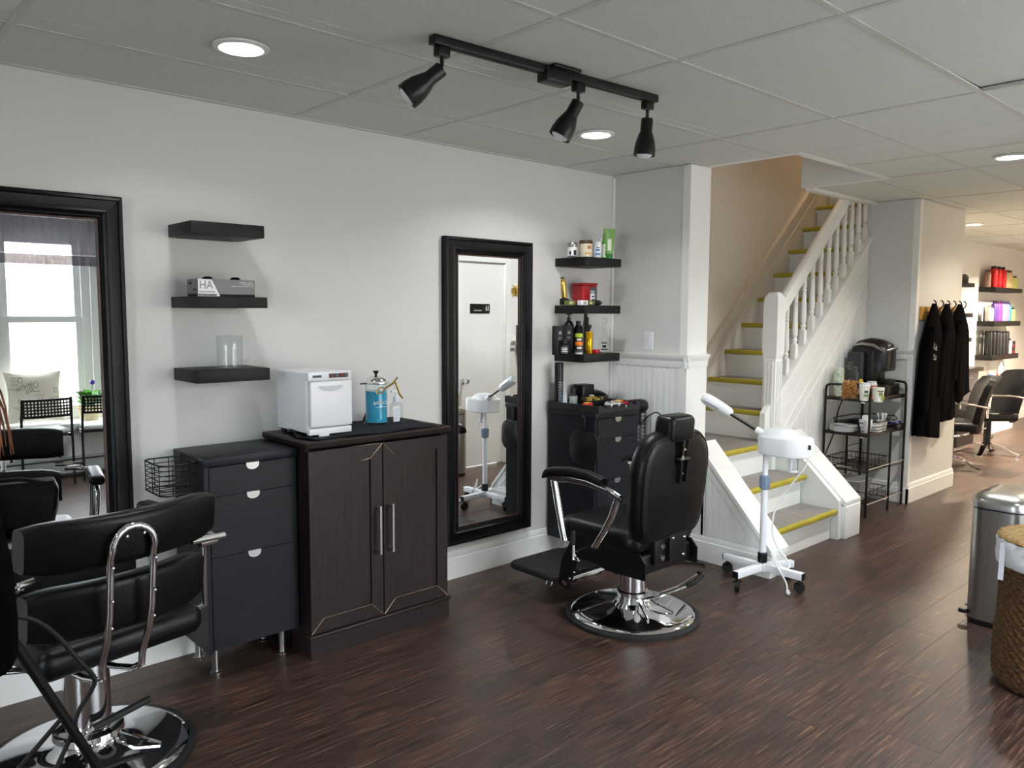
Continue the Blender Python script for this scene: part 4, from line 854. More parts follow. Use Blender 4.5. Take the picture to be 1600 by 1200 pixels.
for k in range(14):
    x = -.075+.0115*k; o = thing('clipper_guard', 'gold and olive clipper guard standing in the small black tray', 'clipper guard', (3.705+x, 3.285+random.uniform(-.012, .012), zt+.004), random.uniform(-.3, .3), 'clipper guards in the tray'); o['label'] = ORD[k]+' clipper guard from the left in the small black tray'
    MB().rbox(-.0035, .0035, -.02, .02, 0, .05+random.uniform(-.006, .01), .002, 1).build('comb', pm(random.choice(['#a98a2c', '#8c7a2a', '#6f6a2e', '#c2a03c', '#3a3622'])), o)
def clipper(label, x, y, rz_, col, col2):
    o = thing('hair_clipper', label, 'clipper', (x, y, zt), rz_, 'clippers lying on the station')
    MB().loft([[(x_, yy*r_, .02+z_*r_*.8) for yy, z_ in [(cos(2*PI*j/12), sin(2*PI*j/12)) for j in range(12)]] for x_, r_ in ((-.075, .016), (-.06, .02), (0, .019), (.04, .023), (.062, .021))]).build('body', col, o)
    MB().box(.06, .08, -.02, .02, .012, .026).build('blade', chrome_m, o, 0); MB().rbox(-.02, .03, -.012, .012, .033, .039, .003).build('grip_panel', col2, o); return o
clipper('white hair clipper lying at the front of the station tray', 3.70, 3.13, R(60), plastic_w, plastic_g)
clipper('second white hair clipper lying at the front of the station tray', 3.755, 3.125, R(75), plastic_w, plastic_g)
clipper('red hair clipper lying between the white and red clippers', 3.80, 3.16, R(70), red_m, pm('#d8b648'))
clipper('red and yellow hair clipper at the right of the tray', 3.845, 3.18, R(80), red_m, pm('#d8c24a'))
clipper('red trimmer lying near the left end of the tray', 3.575, 3.22, R(20), red_m, pm('#e0b03a'))
for k, (x, y, c_) in enumerate(((3.62, 3.15, '#6f6a2e'), (3.655, 3.11, '#8c7a2a'), (3.60, 3.12, '#5a4a2a'))):
    o = thing('clipper_guard', ('olive clipper guard lying in the tray left of the white clippers', 'gold brown clipper guard lying nearest the tray corner', 'brown clipper guard lying at the tray front left')[k], 'clipper guard', (x, y, zt), R(30*k)); MB().rbox(-.02, .02, -.01, .01, 0, .014, .003).build('comb', pm(c_), o)
o = thing('comb', 'silver metal comb lying across the station tray', 'comb', (3.64, 3.2, zt), R(8)); MB().box(-.08, .08, .0, .012, 0, .003).build('spine', nickel_m, o, 0); t__ = MB(); [t__.box(-.075+.005*k, -.0725+.005*k, -.014, 0, 0, .0025) for k in range(30)]; t__.build('teeth', nickel_m, o, 0)
def dryer(label, loc, rz_, M=Matrix.Identity(4)):
    o = thing('hair_dryer', label, 'hair dryer', loc, rz_)
    MB().lathe([(.02, -.10), (.024, -.09), (.034, -.05), (.042, 0), (.044, .03), (.04, .055), (.03, .066), (.001, .068)], 18, M @ Ry(PI/2)).build('barrel', plastic_b, o)
    MB().loft([[(x+.01+q, y, z) for x, y in rrect(.036, .028, .012, 3)] for q, z in ((0, -.02), (.004, -.06), (.012, -.12))], True, True, M).build('handle', plastic_b, o); return o
o = thing('hair_dryer', 'black hair dryer lying on the back right of the station', 'hair dryer', (3.842, 3.36, zt), R(75)); MB().lathe([(.02, -.09), (.026, -.08), (.036, -.04), (.042, .0), (.044, .03), (.036, .052), (.001, .056)], 18, T((0, 0, .046)) @ Ry(PI/2)).build('barrel', plastic_b, o); MB().rbox(-.002, .03, -.085, -.03, .014, .042, .01).build('handle', plastic_b, o)
o = thing('clipper_cord_set', 'coiled black cord on the back of the station', 'cord', (3.845, 3.25, zt)); MB().tube([(.032*cos(a)*(1+.06*sin(3*a)), .032*sin(a), .006+.0035*a/2) for a in [i*.35 for i in range(54)]], .0042, 6).build('cord', rubber_m, o)
o = dryer('black hair dryer resting in the wire basket right of the station', (3.965, 3.135, .93), R(-10), T((0, 0, 0)) @ Ry(R(8)))
cdp = rnd_path([(3.99, 3.13, .80), (4.02, 3.10, .86), (4.055, 3.04, .90), (4.07, 3.0, .82), (4.07, 2.98, .55), (4.06, 2.96, .25), (4.03, 2.93, .03), (3.95, 2.9, .006), (3.8, 2.86, .006)], 3)
MB().tube([Rz(R(10)) @ (p-Vector((3.965, 3.135, .93))) for p in cdp], .0045, 6).build('power_cord', rubber_m, o)
cdp = rnd_path([(3.70, 3.0, .006), (3.78, 2.88, .006), (3.92, 2.78, .006), (4.0, 2.70, .006), (4.02, 2.64, .006), (3.97, 2.62, .006)], 3)
tag(MB().tube(cdp, .0055, 6).build('floor_cable', rubber_m), 'black cable looping over the floor beside the white baseboard', 'cord')
ps = thing('power_strip', 'black power strip on the floor beside the corner station', 'power strip', (3.80, 2.97, 0), R(25)); MB().rbox(-.13, .13, -.025, .025, 0, .035, .006).build('body', plastic_b, ps)
for k in range(5): MB().rbox(-.10+.05*k-.012, -.10+.05*k+.012, -.012, .012, .035, .055 if k % 2 else .037, .004).build('plug', plastic_b if k % 2 else rubber_m, ps)

# ---------------------------------------------------------------- on the left shelves and the cabinet
gb = thing('glove_box', 'grey and white box of examination gloves on the middle left shelf', 'box', (1.385, 3.325, 1.572), R(0))
MB().box(-.122, .122, -.055, .06, 0, .072).build('carton', mat('grey_print', '#6d6d6d', .4, var=.1), gb, 0)
MB().ext([(-.121, .002), (-.03, .002), (-.065, .0715), (-.121, .0715)], -.0562, -.0552).build('white_panel', paper_m, gb, 0)
MB().box(-.03, .1215, -.0561, -.0552, .001, .011).build('dark_band', ink_m, gb, 0); MB().box(-.1225, -.1222, -.05, .055, .002, .012).build('side_band', ink_m, gb, 0)
text('HA', .048, pm('#77787a'), gb, T((-.088, -.0566, .047)) @ FACE_MY, sx=.85); text('HANDARMOR', .0105, pm('#55565a'), gb, T((-.085, -.0566, .0195)) @ FACE_MY)
MB().box(-.118, -.045, -.0564, -.056, .004, .0115).build('print_band', ink_m, gb, 0); text('BLACK NITRILE GLOVES', .006, paper_m, gb, T((-.081, -.0567, .0077)) @ FACE_MY)
for s_, z, q in (('COMFY-VIEW', .059, .0105), ('POWDER FREE', .0515, .0075), ('NITRILE EXAMINATION GLOVES', .0445, .0068)): text(s_, q, paper_m, gb, T((.116, -.0563, z)) @ FACE_MY, 'RIGHT')
text('SMALL', .012, ink_m, gb, T((-.1227, .02, .055)) @ FACE_MX); text('qty 100', .011, ink_m, gb, T((-.1227, -.02, .03)) @ FACE_MX)
for x in (-.06, .06): MB().loft([[(x+w_*cos(2*PI*j/12), .02*sin(2*PI*j/12), z) for j in range(12)] for w_, z in ((.024, .072), (.02, .079), (.01, .084))]).build('glove_tuft', robe_m, gb)
mg = thing('glass_mug', 'clear straight glass mug with handle on the lowest left shelf', 'mug', (1.415, 3.33, 1.270))
MB().lathe([(.001, .001), (.05, .001), (.053, .004), (.054, .135), (.0525, .14), (.051, .135), (.05, .012), (.001, .010)], 28).build('body', glass_m, mg)
MB().tube(rnd_path([(.035, -.036, .115), (.055, -.06, .118), (.06, -.064, .07), (.053, -.056, .03), (.035, -.036, .03)], 2), .005, 8).build('handle', glass_m, mg)
# towel warmer
wt = thing('towel_warmer', 'white hot towel cabinet with a curved door grip on the dark cabinet', 'towel warmer', (1.765, 3.235, .9635), R(0))
MB().rbox(-.105, .105, -.115, .165, .018, .285, .006).build('housing', plastic_w, wt, 30)
MB().rbox(-.106, .108, -.135, -.113, .248, .288, .004).build('control_panel', plastic_w, wt, 30); dr = MB().rbox(-.098, .108, -.140, -.116, .045, .245, .006).build('door', plastic_w, wt, 30)
MB().ext([(-.052, .226)]+[(.06*cos(a), .226-.024*sin(a)) for a in [PI-PI*i/12 for i in range(13)]], -.1425, -.139).build('grip', pm('#c9ccd2'), dr, 30)
MB().rbox(-.105, .105, -.137, -.113, .012, .04, .003).build('drip_tray', plastic_w, wt, 30); MB().box(-.06, -.01, -.139, -.136, .0, .014).box(.04, .09, -.139, -.136, .028, .036).build('tray_feet', plastic_w, wt, 0)
for x in (-.085, .085):
    for y in (-.10, .14): MB().cyl(x, y, 0, .02, .012, 10).build('foot', rubber_m, wt)
MB().box(-.085, -.04, -.1362, -.135, .262, .274).build('badge', pm('#8d8f94'), wt, 0); [MB().box(-.082+.0095*k, -.0755+.0095*k, -.1366, -.136, .2645, .2715).build('badge_print', ink_m, wt, 0) for k in range(4)]
MB().box(-.005, .09, -.1362, -.135, .259, .278).build('switch_panel', pm('#2a1a20'), wt, 0)
for x, c_ in ((.012, '#5a1414'), (.036, '#55555c'), (.058, '#7a1010'), (.080, '#55555c')): MB().rbox(x-.008, x+.008, -.139, -.136, .262, .275, .0015).build('switch', pm(c_), wt)
# disinfectant jar
jr = thing('disinfectant_jar', 'tall glass disinfectant jar of blue liquid with chrome lid', 'jar', (2.112, 3.27, .9665))
MB().lathe([(.001, 0), (.06, 0), (.062, .006), (.054, .018), (.0535, .2), (.0525, .2), (.052, .012), (.001, .011)], 28).build('glass', glass_m, jr)
MB().lathe([(.001, .012), (.051, .013), (.051, .165), (.001, .166)], 28).build('liquid', mat('blue_liquid', '#2cb2dc', .08, var=0, trans=.2, ior=1.33), jr, label='blue liquid')
text('BARBICIDE', .021, paper_m, jr, T((.0, -.0545, .11)) @ FACE_MY); MB().box(-.04, .04, -.0548, -.0544, .09, .0915).build('print_line', paper_m, jr, 0)
ld = MB().lathe([(.06, .2), (.064, .203), (.064, .208), (.05, .214), (.046, .222), (.03, .234), (.012, .238), (.001, .238)], 28).build('lid', chrome_m, jr); MB().lathe([(.006, .238), (.006, .246), (.014, .256), (.014, .262), (.001, .264)], 14).build('knob', plastic_b, ld)
MB().box(-.085, -.05, -.008, .008, .2, .206).build('lid_tab', plastic_b, ld, 0); MB().tube([(.045*cos(a), .045*sin(a), .045+.018*cos(a)) for a in [2*PI*i/20 for i in range(20)]], .006, 6, True).build('rack', chrome_m, jr)
MB().tube([(-.03, 0, .165), (-.01, 0, .06)], .003, 6).build('rack_rod', chrome_m, jr)
sc2 = thing('gold_scissors', 'pair of gold shears hooked on the disinfectant jar lid', 'scissors', (2.112, 3.27, .9665))
def loop_(c, a, bb, rot): return [Vector(c)+Vector((a*cos(t)*cos(rot)-bb*sin(t)*sin(rot), 0, a*cos(t)*sin(rot)+bb*sin(t)*cos(rot))) for t in [2*PI*i/16 for i in range(16)]]
MB().tube(loop_((-.025, -.075, .172), .024, .012, .35), .0032, 6, True).tube([(-.002, -.075, .181), (.045, -.078, .205), (.07, -.08, .232)], [.003, .004, .005], 6).build('blade_arm', gold_m, sc2)
MB().tube([(-.01, -.079, .176), (.03, -.08, .195), (.055, -.08, .21), (.066, -.08, .19), (.082, -.08, .15), (.10, -.08, .128)], [.003, .003, .005, .005, .006, .005], 6).build('blade_arm', gold_m, sc2)
sn = thing('sanitizer_bottle', 'clear pump bottle of hand sanitizer beside the blue jar', 'bottle', (2.215, 3.25, .9665), R(-5))
MB().loft([[(x, y, z) for x, y in rrect(w_, d_, .014, 4)] for w_, d_, z in ((.06, .036, 0), (.066, .042, .006), (.066, .042, .085), (.05, .034, .10), (.024, .024, .108))]).build('body', thinplast, sn)
MB().box(-.028, .006, -.0218, -.0212, .01, .085).build('label_panel', pm('#dfe3ea'), sn, 0); [MB().box(-.024, .002, -.0222, -.0218, z, z+.002).build('print', pm('#8a94b4'), sn, 0) for z in (.02, .03, .04, .05, .06, .07)]
pu = MB().lathe([(.014, .106), (.014, .13), (.005, .132), (.005, .155), (.001, .156)], 14).build('pump', plastic_w, sn); MB().rbox(-.03, .012, -.006, .006, .152, .162, .003).build('spout', plastic_w, pu)

# ---------------------------------------------------------------- facial steamer
fs = thing('facial_steamer', 'white facial steamer on a wheeled stand in front of the stairs', 'steamer', (4.003, 2.258, 0))
for (dx, dy) in ((-1, .08), (.0, -1), (.02, 1), (1, -.5)):
    L_ = .245 if dx < .9 else .20; v = Vector((dx, dy, 0)).normalized(); a = math.atan2(v.y, v.x); Mx = Rz(a)
    ar = MB().rbox(.012, L_, -.019, .019, .072, .112, .004, 1, Mx).build('base_arm', plastic_w, fs, 30); MB().rbox(L_-.003, L_+.006, -.017, .017, .074, .11, .002, 1, Mx).build('end_cap', plastic_b, ar, 30)
    MB().lathe([(.001, -.012), (.03, -.012), (.031, -.006), (.031, .006), (.03, .012), (.001, .012)], 16, T(v*(L_-.02)+Vector((0, 0, .031))) @ Rz(a+.5) @ Rx(PI/2)).build('caster_wheel', rubber_m, ar); MB().cyl(v.x*(L_-.02), v.y*(L_-.02), .05, .074, .009, 8).rbox(-.02, .02, -.016, .016, .045, .058, .004, 1, T(v*(L_-.02))).build('caster_fork', plastic_b, ar)
MB().rbox(-.026, .026, -.026, .026, .068, .116, .004).build('hub', plastic_w, fs)
MB().lathe([(.022, .116), (.027, .12), (.027, .17), (.022, .175)], 16).build('collar', plastic_b, fs); MB().cyl(0, 0, .17, .58, .019, 18).build('lower_pole', plastic_w, fs); MB().cyl(0, 0, .58, .74, .0155, 18).build('upper_pole', plastic_w, fs)
kn = MB().lathe([(.02, .535), (.026, .54), (.028, .57), (.026, .61), (.02, .615)], 16).build('height_knob', blue_grey, fs)
for k in range(10): a = 2*PI*k/10; MB().box(.026, .0295, -.003, .003, .545, .605, Rz(a)).build('grip_rib', blue_grey, kn, 0)
hc = Vector((.055, -.085))
out = [(hc.x+x, hc.y+y) for x, y in rrect(.23, .30, .11, 8)]
hs_ = MB().loft([[(hc.x+(x-hc.x)*s_, hc.y+(y-hc.y)*s_, z) for x, y in out] for s_, z in ((.93, .735), (.99, .74), (1, .75), (1, .825), (.985, .835), (.9, .84))]).build('housing', plastic_w, fs, 40)
MB().loft([[(hc.x-.01+(x-hc.x)*s_, hc.y+.03+(y-hc.y)*s_, z) for x, y in out] for s_, z in ((.72, .838), (.66, .855), (.45, .875), (.3, .878))]).build('dome', plastic_w, hs_, 40)
MB().box(.12, .126, -.235+.02, -.235+.034, .785, .81, T((-.02, -.004, 0)) @ Rz(R(-20))).build('rocker_switch', plastic_b, hs_, 0)
for x, y in ((.06, -.12), (.09, -.14), (.075, -.10)): MB().tube([(x, y, .74), (x, y, .65)], .007, 8).build('jar_rod', chrome_m if y == -.14 else plastic_w, fs)
MB().lathe([(.028, .64), (.032, .644), (.032, .652), (.001, .653)], 16, None, (.07, -.12, 0)).build('jar_shelf', plastic_w, fs)
A0, A1 = Vector((.0, .035, .85)), Vector((-.025, .225, .945)); A2 = Vector((-.047, .385, 1.025)); dA = (A2-A0).normalized(); sd = Vector((1, 0, .1)).normalized()*.010
MB().tube([A0-dA*.04, A0+dA*.03], .021, 12).build('arm_socket', plastic_w, fs); MB().tube([A0+sd, A1+sd], .006, 8).build('arm_tube', steel_m, fs); MB().tube([A0-sd, A1-sd], .006, 8).build('arm_tube', plastic_b, fs)
nz = MB().tube([A1-dA*.015, A1, A1+dA*.03, A2-dA*.06, A2-dA*.02, A2], [.022, .03, .033, .036, .034, .026], 14).build('nozzle', plastic_w, fs); MB().tube([A1+dA*.05+Vector((-.034, 0, 0)), A2-dA*.03+Vector((-.034, 0, -.004))], .004, 5).build('seam', plastic_g, nz)
cdp = rnd_path([(.10, -.19, .74), (.09, -.2, .69), (.07, -.14, .6), (.035, -.05, .45), (.03, -.03, .3), (.05, -.06, .2), (.08, -.12, .13), (.03, -.15, .10), (-.01, -.1, .12), (-.02, -.06, .22), (-.03, -.08, .15), (-.02, -.16, .05), (-.06, -.19, .01)], 3)
c_ = MB().tube(cdp, .0045, 8).build('power_cord', plastic_w, fs); pd = Vector((-.06, -.19, .012)); MB().tube([pd, pd+Vector((-.03, -.02, .002))], .011, 8).build('plug', plastic_w, c_); [MB().tube([pd+Vector((-.03, -.02+s_, .002)), pd+Vector((-.045, -.03+s_, .002))], .002, 5).build('prong', nickel_m, c_) for s_ in (-.006, .006)]

# ---------------------------------------------------------------- coffee rack
rx0, rx1, ry0, ry1 = 5.865, 6.52, 2.485, 2.825
rk = thing('coffee_rack', 'black metal coffee rack with wood shelves and wire basket drawers', 'rack', ((rx0+rx1)/2, (ry0+ry1)/2, 0)); ax, ay = (rx1-rx0)/2, (ry1-ry0)/2
woodr = mat('dark_rack_wood', '#35251f', .5, vs_=4, st=(2, 14, 2), col2='#4a342a')
for sx in (-1, 1):
    MB().tube(rnd_path([(sx*ax, -ay, 0), (sx*ax, -ay, .93), (sx*ax, -ay+.006, .975), (sx*ax, -ay+.05, .984), (sx*ax, ay-.05, .984), (sx*ax, ay-.006, .975), (sx*ax, ay, .93), (sx*ax, ay, 0)], 2), .0095, 8).build('post_hoop', iron_m, rk)
for sy in (-1, 1): MB().tube([(.07, sy*ay, 0), (.07, sy*ay, .62)], .009, 8).build('post', iron_m, rk)
for z in (.885, .625):
    sh_ = MB().box(-ax+.006, ax-.006, -ay+.006, ay-.006, z-.012, z+.003).build('shelf', woodr, rk, 0); MB().box(-ax, ax, -ay, -ay+.006, z-.022, z-.004).box(-ax, ax, ay-.006, ay, z-.022, z-.004).box(-ax, -ax+.006, -ay+.006, ay-.006, z-.022, z-.004).build('shelf_frame', iron_m, sh_, 0)
    for y in (-ay+.05, ay-.05): MB().rbox(-ax-.006, -ax+.002, y-.012, y+.012, z-.03, z-.022, .002).build('clip', plastic_w, sh_)
gw = MB(); [gw.tube(rnd_path([(-ax-.008, -ay-.008, z), (ax, -ay-.008, z), (ax, ay+.006, z), (-ax-.008, ay+.006, z)], 1, True), r_, 5, True) for z, r_ in ((.705, .004), (.67, .0025), (.645, .0025))]; gw.build('guard_wire', iron_m, rk)
def mesh_basket(z0, nm='wire_basket'):
    mb = MB(); z1_ = z0+.085
    for z, r_ in ((z0, .0035), (z0+.045, .002), (z1_, .004)): mb.tube([(-ax+.015, -ay+.015, z), (.06, -ay+.015, z), (.06, ay-.015, z), (-ax+.015, ay-.015, z)], r_, 5, True)
    for k in range(15): x = -ax+.015+(.06+ax-.015)*k/14; mb.tube([(x, -ay+.015, z1_), (x, -ay+.015, z0), (x, ay-.015, z0), (x, ay-.015, z1_)], .0018, 4)
    for k in range(11): y = -ay+.015+(2*ay-.03)*k/10; mb.tube([(-ax+.015, y, z1_), (-ax+.015, y, z0), (.06, y, z0), (.06, y, z1_)], .0018, 4)
    b_ = mb.build(nm, iron_m, rk); MB().tube([(-ax+.0, -.06, z0+.03), (-ax-.012, -.055, z0+.03), (-ax-.012, .055, z0+.03), (-ax+.0, .06, z0+.03)], .007, 8).build('handle', chrome_m, b_)
    mb = MB(); [mb.tube([(.075+.037*k, -ay+.01, z0), (.075+.037*k, ay-.01, z0)], .0018, 4) for k in range(6)]; mb.tube([(.075, -ay+.01, z0), (ax, -ay+.0, z0)], .004, 5).tube([(.075, ay-.01, z0), (ax, ay, z0)], .004, 5).tube([(.075, ay, z0+.12), (ax, ay, z0+.12)], .003, 5); mb.build('wire_shelf', iron_m, rk)
mesh_basket(.335); mesh_basket(.10)
MB().tube([(-ax, -ay, .097), (.07, -ay, .097), (ax, -ay, .097)], .006, 8).build('side_bar', steel_m, rk); MB().tube([(-ax, -ay, .36), (.07, -ay, .36), (ax, -ay, .36)], .005, 8).build('side_bar', steel_m, rk)
def rz0(px, py, z): p = onZ(px, py, z); return (p.x, p.y, z)
Zt, Zs = .888, .628
cm = thing('coffee_maker', 'black single-serve coffee maker on a storage drawer on the rack', 'coffee maker', (6.33, 2.665, Zt), R(90))
dk = MB().rbox(-.15, .165, -.135, .135, 0, .085, .008).build('pod_drawer', plastic_b, cm); MB().rbox(-.156, -.149, -.12, .12, .012, .072, .003).build('drawer_front', plastic_b, dk); MB().rbox(-.06, .06, -.137, -.134, .03, .045, .002).build('badge', nickel_m, dk)
MB().rbox(-.055, .15, -.105, .105, .085, .37, .035, 3).build('body', plastic_b, cm)
MB().loft([[(x, y*w_, z) for y in (-1, -.6, 0, .6, 1) for z in (0,)] and [(x+ox, y*w_, z-.03*abs(y)**3) for ox, y, z in [(0, -1, zb), (0, -1, zt_-.03), (0, -.6, zt_-.004), (0, 0, zt_), (0, .6, zt_-.004), (0, 1, zt_-.03), (0, 1, zb)]] for x, w_, zb, zt_ in ((-.135, .075, .24, .375), (-.125, .088, .215, .40), (-.06, .10, .21, .43), (.03, .105, .265, .44), (.11, .10, .265, .42), (.148, .085, .28, .385))]).build('brew_head', plastic_b, cm, 45)
for s_ in (-1, 1): MB().tube([(.14, s_*.09, .37), (.06, s_*.107, .395), (-.03, s_*.106, .385), (-.10, s_*.095, .345)], [.008, .012, .013, .009], 8).build('silver_trim', steel_m, cm)
MB().tube([(-.125, -.075, .345), (-.15, -.05, .36), (-.155, 0, .365), (-.15, .05, .36), (-.125, .075, .345)], .009, 8).build('handle', steel_m, cm)
MB().lathe([(.07, .085), (.075, .095), (.075, .118), (.07, .122), (.001, .122)], 22, None, (-.085, 0, 0)).build('drip_tray', plastic_b, cm); MB().rbox(.02, .15, .11, .16, .09, .33, .02).build('water_tank', pm('#2a2c2e'), cm)
pj = thing('pretzel_jar', 'clear glass jar full of pretzel sticks with a knobbed lid', 'jar', rz0(1326, 624, Zt))
MB().lathe([(.001, .001), (.054, .001), (.057, .006), (.057, .2), (.05, .215), (.05, .225)], 20).build('glass', glass_m, pj); MB().lathe([(.054, .225), (.054, .235), (.04, .245), (.012, .25), (.01, .256), (.02, .262), (.02, .272), (.001, .276)], 20).build('lid', glass_m, pj)
random.seed(8); pz = MB()
for k in range(190):
    a = random.uniform(0, 2*PI); r_ = .047*math.sqrt(random.uniform(.25, 1)); z = random.uniform(.01, .135); v = Vector((random.uniform(-1, 1), random.uniform(-1, 1), random.uniform(-1, 1))).normalized()*.018; c0 = Vector((r_*cos(a), r_*sin(a), z)); q = [c0-v, c0+v]
    q = [Vector((p.x*min(1, .052/max(.001, math.hypot(p.x, p.y))), p.y*min(1, .052/max(.001, math.hypot(p.x, p.y))), max(.008, p.z))) for p in q]; pz.tube(q, .004, 5)
pz.build('pretzels', mat('pretzel', '#a9702f', .6, var=.35, vs_=60), pj)['kind'] = 'stuff'
o = thing('cup_stack', 'tall stack of white patterned paper cups behind the pretzel jar', 'cups', rz0(1309, 618, Zt)); MB().lathe([(.03, 0), (.038, .09), (.04, .092)]+[(.038+.002*(k % 2), .1+.009*k) for k in range(13)]+[(.036, .215), (.001, .215)], 18).build('cups', mat('speckled_cup', '#dfe2d8', .6, var=0, vs_=38, col2='#8fa583'), o)
o = bottle('creamer_bottle', 'small brown syrup bottle with a yellow cap beside the pretzel jar', 'bottle', rz0(1344, 620, Zt), [(.022, 0), (.026, .004), (.026, .075), (.016, .10)], pm('#5a3a22'), [(.017, .10), (.017, .115), (.01, .135), (.001, .136)], pm('#d8b63a'), (.0262, .02, .06), pm('#b59a72'))
for px, py, lb in ((1350, 626, 'clear lidded creamer cup with a patterned sleeve on the rack top'), (1361, 623, 'lidded cup with a red sleeve behind the patterned cups')):
    bottle('paper_cup', lb, 'cup', rz0(px, py, Zt), [(.028, 0), (.036, .095), (.036, .1)], pm('#d9d9cf') if px < 1355 else pm('#b9675f'), [(.038, .1), (.038, .11), (.033, .115), (.033, .13), (.001, .131)], pm('#c9ccce'), marks=(.033, [pr(.03, .02, .5, pm('#7a8f55')), pr(.06, .015, .4, pm('#33302c'))]))
bottle('paper_cup', 'white paper cup with green leaf print at the rack front', 'cup', rz0(1372, 628, Zt), [(.03, 0), (.04, .1), (.042, .102), (.039, .103)], pm('#e0e0d4'), marks=(.0375, [pr(.02, .03, .4, pm('#86a23e'), .6), pr(.05, .02, .35, pm('#6d7f45')), pr(.075, .008, .6, pm('#55603a'))]))
o = thing('paper_plates', 'stack of white paper plates on the second rack shelf', 'plates', rz0(1318, 674, Zs)); [MB().lathe([(.001, .006*k), (.065, .006*k+.001), (.1, .006*k+.012), (.1, .006*k+.014), (.064, .006*k+.004), (.001, .006*k+.004)], 24).build('plate', plastic_w, o) for k in range(7)]
o = thing('white_bowl', 'white cup holding sugar packets on the second rack shelf', 'cup', rz0(1352, 676, Zs)); MB().lathe([(.03, 0), (.034, .004), (.046, .075), (.047, .1), (.044, .1), (.043, .08), (.001, .075)], 20).build('bowl', plastic_w, o); [MB().box(-.012+.012*k, -.006+.012*k, -.02, .02, .07, .13, Rz(.6*k)).build('packet', paper_m, o, 0) for k in range(3)]
o = thing('spoon_cup', 'cup of clear plastic spoons on the second rack shelf', 'cup', rz0(1377, 672, Zs)); MB().lathe([(.032, 0), (.04, .06), (.042, .075), (.039, .075), (.03, .01), (.001, .008)], 18).build('cup', pm('#cfcabc'), o)
for k in range(7):
    a = .9*k; MB().tube([(.012*cos(a), .012*sin(a), .015), (.026*cos(a), .026*sin(a), .10), (.032*cos(a), .032*sin(a), .13)], [.003, .004, .011], 6).build('spoon', thinplast if k % 2 else pm('#d5dadd'), o)
o = thing('stirrer_basket', 'small white wire basket with packets at the shelf corner', 'basket', rz0(1366, 674, Zs)); wire_basket(o, -.05, .05, -.045, .045, .004, .05, 4, 'basket_wires').data.materials[0] = plastic_w; MB().rbox(-.04, .04, -.035, .035, .004, .045, .005).build('packets', pm('#dcdcd6'), o)
o = thing('snack_tray', 'dark tray with blue packets at the right of the second shelf', 'tray', rz0(1397, 668, Zs)); MB().rbox(-.07, .07, -.05, .05, 0, .035, .006).build('tray', plastic_b, o); [MB().rbox(-.05+.03*k, -.03+.03*k, -.03, .03, .035, .05, .003, 1).build('packet', pm(('#2c2f7a', '#c9c9d6', '#33306a')[k % 3]), o) for k in range(4)]
o = thing('tea_box', 'black flat box at the back of the second rack shelf', 'box', (6.2, 2.74, Zs), R(8)); MB().rbox(-.1, .1, -.05, .05, 0, .05, .004).build('box', plastic_b, o); MB().rbox(-.06, .06, -.03, .03, .05, .062, .003).build('lid_panel', pm('#26262a'), o)
o = thing('plastic_bag', 'translucent plastic bin standing in the lowest wire basket', 'bin', (6.02, 2.66, .104)); MB().loft([[(x, y, z) for x, y in rrect(w_, d_, .03, 4)] for w_, d_, z in ((.20, .18, 0), (.24, .2, .13), (.25, .21, .15))]).build('bin', pm('#8d9093'), o); MB().tube([(x, y, .15) for x, y in rrect(.252, .212, .03, 4)], .004, 5, True).build('rim', pm('#a3a6a8'), o)
cdp = rnd_path([(6.25, 2.835, .90), (6.1, 2.838, .75), (6.08, 2.84, .6), (5.98, 2.84, .48), (5.9, 2.838, .40), (5.875, 2.838, .38)], 3); MB().tube([Rz(R(-90)) @ (p-Vector((6.33, 2.665, Zt))) for p in cdp], .005, 6).build('power_cord', rubber_m, cm)

